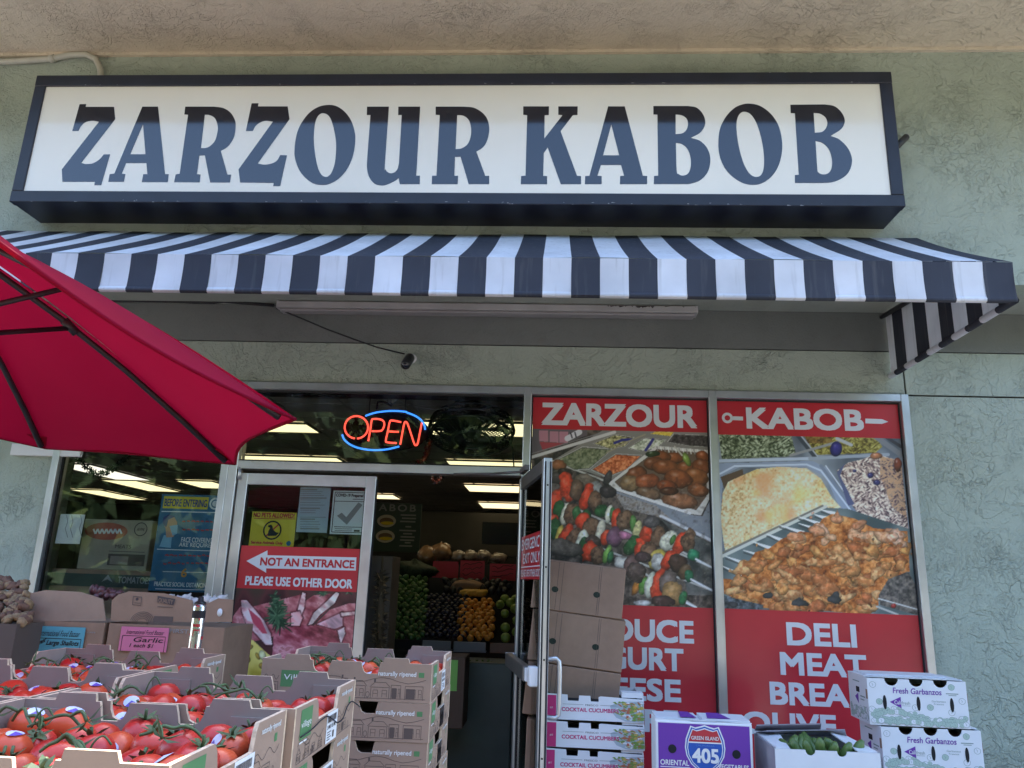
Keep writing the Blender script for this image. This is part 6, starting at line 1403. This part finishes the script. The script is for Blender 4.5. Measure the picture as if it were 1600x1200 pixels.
F.text('ORIENTAL', .02, .106, .15, .129, 2, 2, .03); F.rect(.02, .097, .155, .1005, 2, 2); F.text('VEGETABLES', pw - .16, .100, pw - .022, .121, 2, 2, .03); F.rect(pw - .16, .091, pw - .022, .0945, 2, 2)
for hx, hz in ((.075, .175), (pw - .075, .165)): F.ell(hx, hz, .019, .019, 5, 2, 16)
b.build('lettering', [M['ink_purple'], M['ink_blue'], M['ink_white'], M['ink_red'], mat('faint blue ink', (.12, .25, .55), .6), M['dark']], t, local=True)
b = MB(); F = Flat(b, (0, 0, ztp + .0075), (1, 0, 0), (0, 1, 0)); F.poly([(pw * .27, .03), (pw * .44, .03), (pw * .4, .2), (pw * .3, .2)], 0, 1); F.poly([(pw * .55, .03), (pw * .8, .04), (pw * .74, .2), (pw * .6, .2)], 0, 1); b.build('top_print', M['ink_purple'], t, local=True)
o = thing('vegetable_box', 'plain lower purple box carrying the 405 shield box', 'box', (A.x, Yp, 0)); b = MB(); b.box((.0, .0, ztp - 2 * ph + .001), (pw, pd, ztp - ph - .001), 0, .004); b.build('box', M['ink_purple'], o, local=True); o.rotation_euler = t.rotation_euler
o = thing('vegetable_box', 'lowest purple box on the ground under the 405 shield box', 'box', (A.x, Yp, 0)); b = MB(); b.box((.0, .0, .001), (pw, pd, ztp - 2 * ph - .001), 0, .004); b.build('box', M['ink_purple'], o, local=True); o.rotation_euler = t.rotation_euler
# open white box of cucumbers
Yw = -1.25; A, B = U(1211, 1172, Yw), U(1375, 1175, Yw); ww, wd_, wh = B.x - A.x, .36, .26; zt = (A.z + B.z) / 2
t = thing('white_box', 'open white box of striped green cucumbers beside the purple box', 'box', (A.x, Yw, 0))
b = MB(); n_ = [(0, -wh), (ww, -wh), (ww, 0)]
for c in (.64, .34):
    for i in range(9): a = math.pi * i / 8; n_.append((ww * c + .022 * math.cos(a), -.022 * math.sin(a)))
n_ += [(0, 0)]
b.prism(n_, (0, 0, zt), (1, 0, 0), (0, 0, 1), .007)
b.box((0, wd_ - .007, zt - wh), (ww, wd_, zt + .0)); b.box((0, .0075, zt - wh), (.007, wd_ - .0075, zt), 1); b.box((ww - .007, .0075, zt - wh), (ww, wd_ - .0075, zt), 1); b.box((.007, .0075, zt - wh + .002), (ww - .007, wd_ - .0075, zt - wh + .01)); b.box((.008, .008, zt - .13), (ww - .008, wd_ - .008, zt - .12), 0)
b.build('box', [M['card_white'], M['card_shaded']], t, local=True)
for nm, P_ in (('flap', [(.007, .01, zt), (.007, wd_, zt), (.10, wd_ * .8, zt + .012), (.07, .012, zt - .004)]), ('flap', [(ww - .007, .01, zt), (ww - .09, .012, zt - .002), (ww - .12, wd_ * .8, zt + .03), (ww - .007, wd_, zt)]), ('flap', [(.01, wd_ + .001, zt), (ww - .01, wd_ + .001, zt), (ww - .06, wd_ - .12, zt + .05), (.03, wd_ - .12, zt + .03)]), ('flap', [(.005, wd_ + .004, zt + .01), (ww * .7, wd_ + .004, zt + .01), (ww * .66, wd_ - .08, zt + .065), (-.01, wd_ - .1, zt + .05)])):
    b = MB(); P_ = [Vector(p) for p in P_]; b.add(P_ + [p + Vector((0, 0, .005)) for p in P_], [(3, 2, 1, 0), (4, 5, 6, 7), (0, 1, 5, 4), (1, 2, 6, 5), (2, 3, 7, 6), (3, 0, 4, 7)]); b.build(nm, M['card_white'] if P_[0].y < .1 else M['card_shaded'], t, local=True)
cm = mat('striped cucumber skin', (.10, .17, .045), .4, 0, .55, 9)
for k in range(13):
    b = MB(); L = .09; b.tube([(0, 0, -L), (0, 0, -L * .7), (.004, 0, 0), (0, 0, L * .75), (0, 0, L)], [.012, .021, .024, .02, .009], 12); o = b.build('cucumber', cm, None, local=True)
    o.location = (A.x + .09 + (ww - .18) * (k % 7) / 6 + .02 * (k // 7), Yw + (.08 if k < 7 else .19), zt - .05 + (.012 if k % 3 == 0 else 0)); o.rotation_euler = (rad(-52 + (k * 37) % 40), rad((k * 53) % 50 - 25), rad(k * 40)); tag(o, 'striped green cucumber standing in the open white box', 'cucumber', 'cucumbers in the open white box')
for k in range(2):
    z1 = zt - wh - k * .26; o = thing('white_box', ('upper', 'lower')[k] + ' closed white box beneath the open cucumber box', 'box', (A.x, Yw, 0)); b = MB(); b.box((-.004, -.003, max(0.001, z1 - .259)), (ww + .004, wd_ + .003, z1 - .001), 0, .004); b.build('box', M['card_white'], o, local=True)
# garbanzo boxes
Yg = -.78; A, B = U(1354, 1059, Yg), U(1506, 1061, Yg); gw, gd = B.x - A.x, .27; gh = A.z - U(1361, 1132, Yg).z
def garbanzo():
    t = thing('garbanzo_box', 'x', 'box'); b = MB(); n_ = [(0, 0), (gw, 0), (gw, gh - .07), (gw - .012, gh - .07), (gw - .012, gh - .095 + .05), (gw, gh - .045), (gw, gh)]
    n_ = [(0, 0), (gw, 0), (gw, gh)]
    for c in (.745, .50, .25):
        for i in range(11): a = math.pi * i / 10; n_.append((gw * c + .034 * math.cos(a), gh - .033 * math.sin(a)))
    n_.append((0, gh))
    b.prism(n_, (0, 0, 0), (1, 0, 0), (0, 0, 1), .006); b.box((0, .0065, 0), (.006, gd, gh)); b.box((gw - .006, .0065, 0), (gw, gd, gh)); b.box((.0065, gd - .006, 0), (gw - .0065, gd, gh)); b.box((.0065, .007, .002), (gw - .0065, gd - .007, .008))
    b.box((.007, .03, gh - .05), (gw - .007, gd - .007, gh - .044), 1); b.box((-.001, .04, gh + .0005), (gw + .002, gd, gh + .006), 0); b.box((.03, .09, gh + .0065), (gw - .05, gd + .01, gh + .011), 0)
    b.box((-.003, .003, gh - .10), (-.0003, .02, gh - .055), 1); b.box((gw + .0003, .003, gh - .10), (gw + .004, .02, gh - .055), 1)
    b.build('box', [M['card_white'], M['card']], t, local=True)
    b = MB(); F = Flat(b, (0, 0, 0), (1, 0, 0), (0, 0, 1)); G0, G1, PV, GR, DK = 0, 1, 2, 3, 4; r = random.Random(11)
    F.text('Fresh Garbanzos', gw * .255, gh * .69, gw * .745, gh * .815, PV, 1, .02, .08)
    for hx in (.165, .505, .84): F.ell(gw * hx, gh * .49, .0095, .034, DK, 2, 14)
    F.poly([(gw * .215, gh * .50), (gw * .33, gh * .62), (gw * .33, gh * .37)], PV, 1); F.text('Cali', gw * .262, gh * .455, gw * .325, gh * .54, G1, 2, .02); F.text('fresh', gw * .335, gh * .455, gw * .42, gh * .525, GR, 1, 0); F.line([(gw * .335, gh * .43), (gw * .42, gh * .43)], .0016, GR, 1)
    F.text('Garbanzos', gw * .64, gh * .535, gw * .78, gh * .575, GR, 1, 0); F.text('Frescos', gw * .66, gh * .48, gw * .76, gh * .515, GR, 1, 0); F.line([(gw * .79, gh * .73), (gw * .915, gh * .73)], .004, GR, 1); F.line([(gw * .815, gh * .695), (gw * .895, gh * .695)], .003, GR, 1)
    def pea(x, z, s, k, fill=0):
        pts = [(x + s * math.cos(2 * math.pi * i / 14 + .4) * (1 + .12 * (i == 0)), z + s * .92 * math.sin(2 * math.pi * i / 14 + .4)) for i in range(14)]; F.poly([(x + (a - x) * 1.12, z + (c - z) * 1.12) for a, c in pts], GR, k); F.poly(pts, fill, k + .3); F.line([(x - s * .3, z + s * .5), (x + s * .1, z), (x - s * .1, z - s * .4)], s * .1, GR, k + .6)
    for x, z in ((.055, .86), (.11, .50), (.47, .40), (.62, .42), (.83, .33), (.03, .33), (.85, .87), (.945, .58)): pea(gw * x, gh * z, .0145, 1, 0 if x in (.11, .62, .85) else 1)
    n = 0
    for row in range(5):
        for i in range(24):
            x = gw * (.02 + .96 * (i + .5 * (row % 2)) / 24) + r.uniform(-.004, .004); top = .26 + .07 * math.sin(x / gw * 9 + .5) ; z = gh * (.25 - row * .055) + (.02 * math.sin(x * 14) if row < 2 else 0) + r.uniform(-.004, .004)
            if x > gw - .014 or x < .014 or z < .01 or (row == 0 and r.random() < .35): continue
            n += 1; pea(x, z, r.uniform(.0105, .014), 1 + row * .9 + (i % 3) * .28, r.choice((0, 0, 1, 0)))
    F = Flat(b, (0, 0, 0), (0, -1, 0), (0, 0, 1)); F.rect(-gd * .6, gh * .62, -gd * .42, gh * .74, DK, 1); F.poly([(-gd * .68, gh * .5), (-gd * .5, gh * .6), (-gd * .5, gh * .36)], PV, 1); F.line([(-gd * .4, gh * .55), (-gd * .15, gh * .55)], .006, GR, 1); F.line([(-gd * .4, gh * .48), (-gd * .2, gh * .48)], .005, GR, 1); F.line([(-gd * .75, gh * .86), (-gd * .4, gh * .86)], .005, GR, 1)
    for i in range(60): x, z = -r.uniform(.02, gd - .02), r.uniform(.02, gh * .3); F.ell(x, z, .013, .013, GR, 1 + i * .02, 10); F.ell(x, z, .011, .011, r.choice((0, 1)), 1.01 + i * .02, 10)
    b.build('lettering', [mat('pea green ink', (.40, .52, .46), .6), M['card_white'], M['ink_purple'], mat('grey green ink', (.2, .27, .25), .6), M['dark']], t, local=True)
    return t
g0 = garbanzo()
for k in range(5):
    o = g0 if k == 0 else dup(g0, (0, 0, 0)); z = A.z - gh - k * (gh + .004)
    o.location = (A.x + (0, .040, .02, .03, .02)[k], Yg - (0, .025, .02, .02, .02)[k], max(z, .001)); o.rotation_euler = (0, 0, rad((-1.5, 0, 1, 0, 0)[k]))
    tag(o, f'{("topmost", "second", "third", "fourth", "lowest")[k]} white Fresh Garbanzos box in the stack at the right', 'box', 'Fresh Garbanzos boxes')
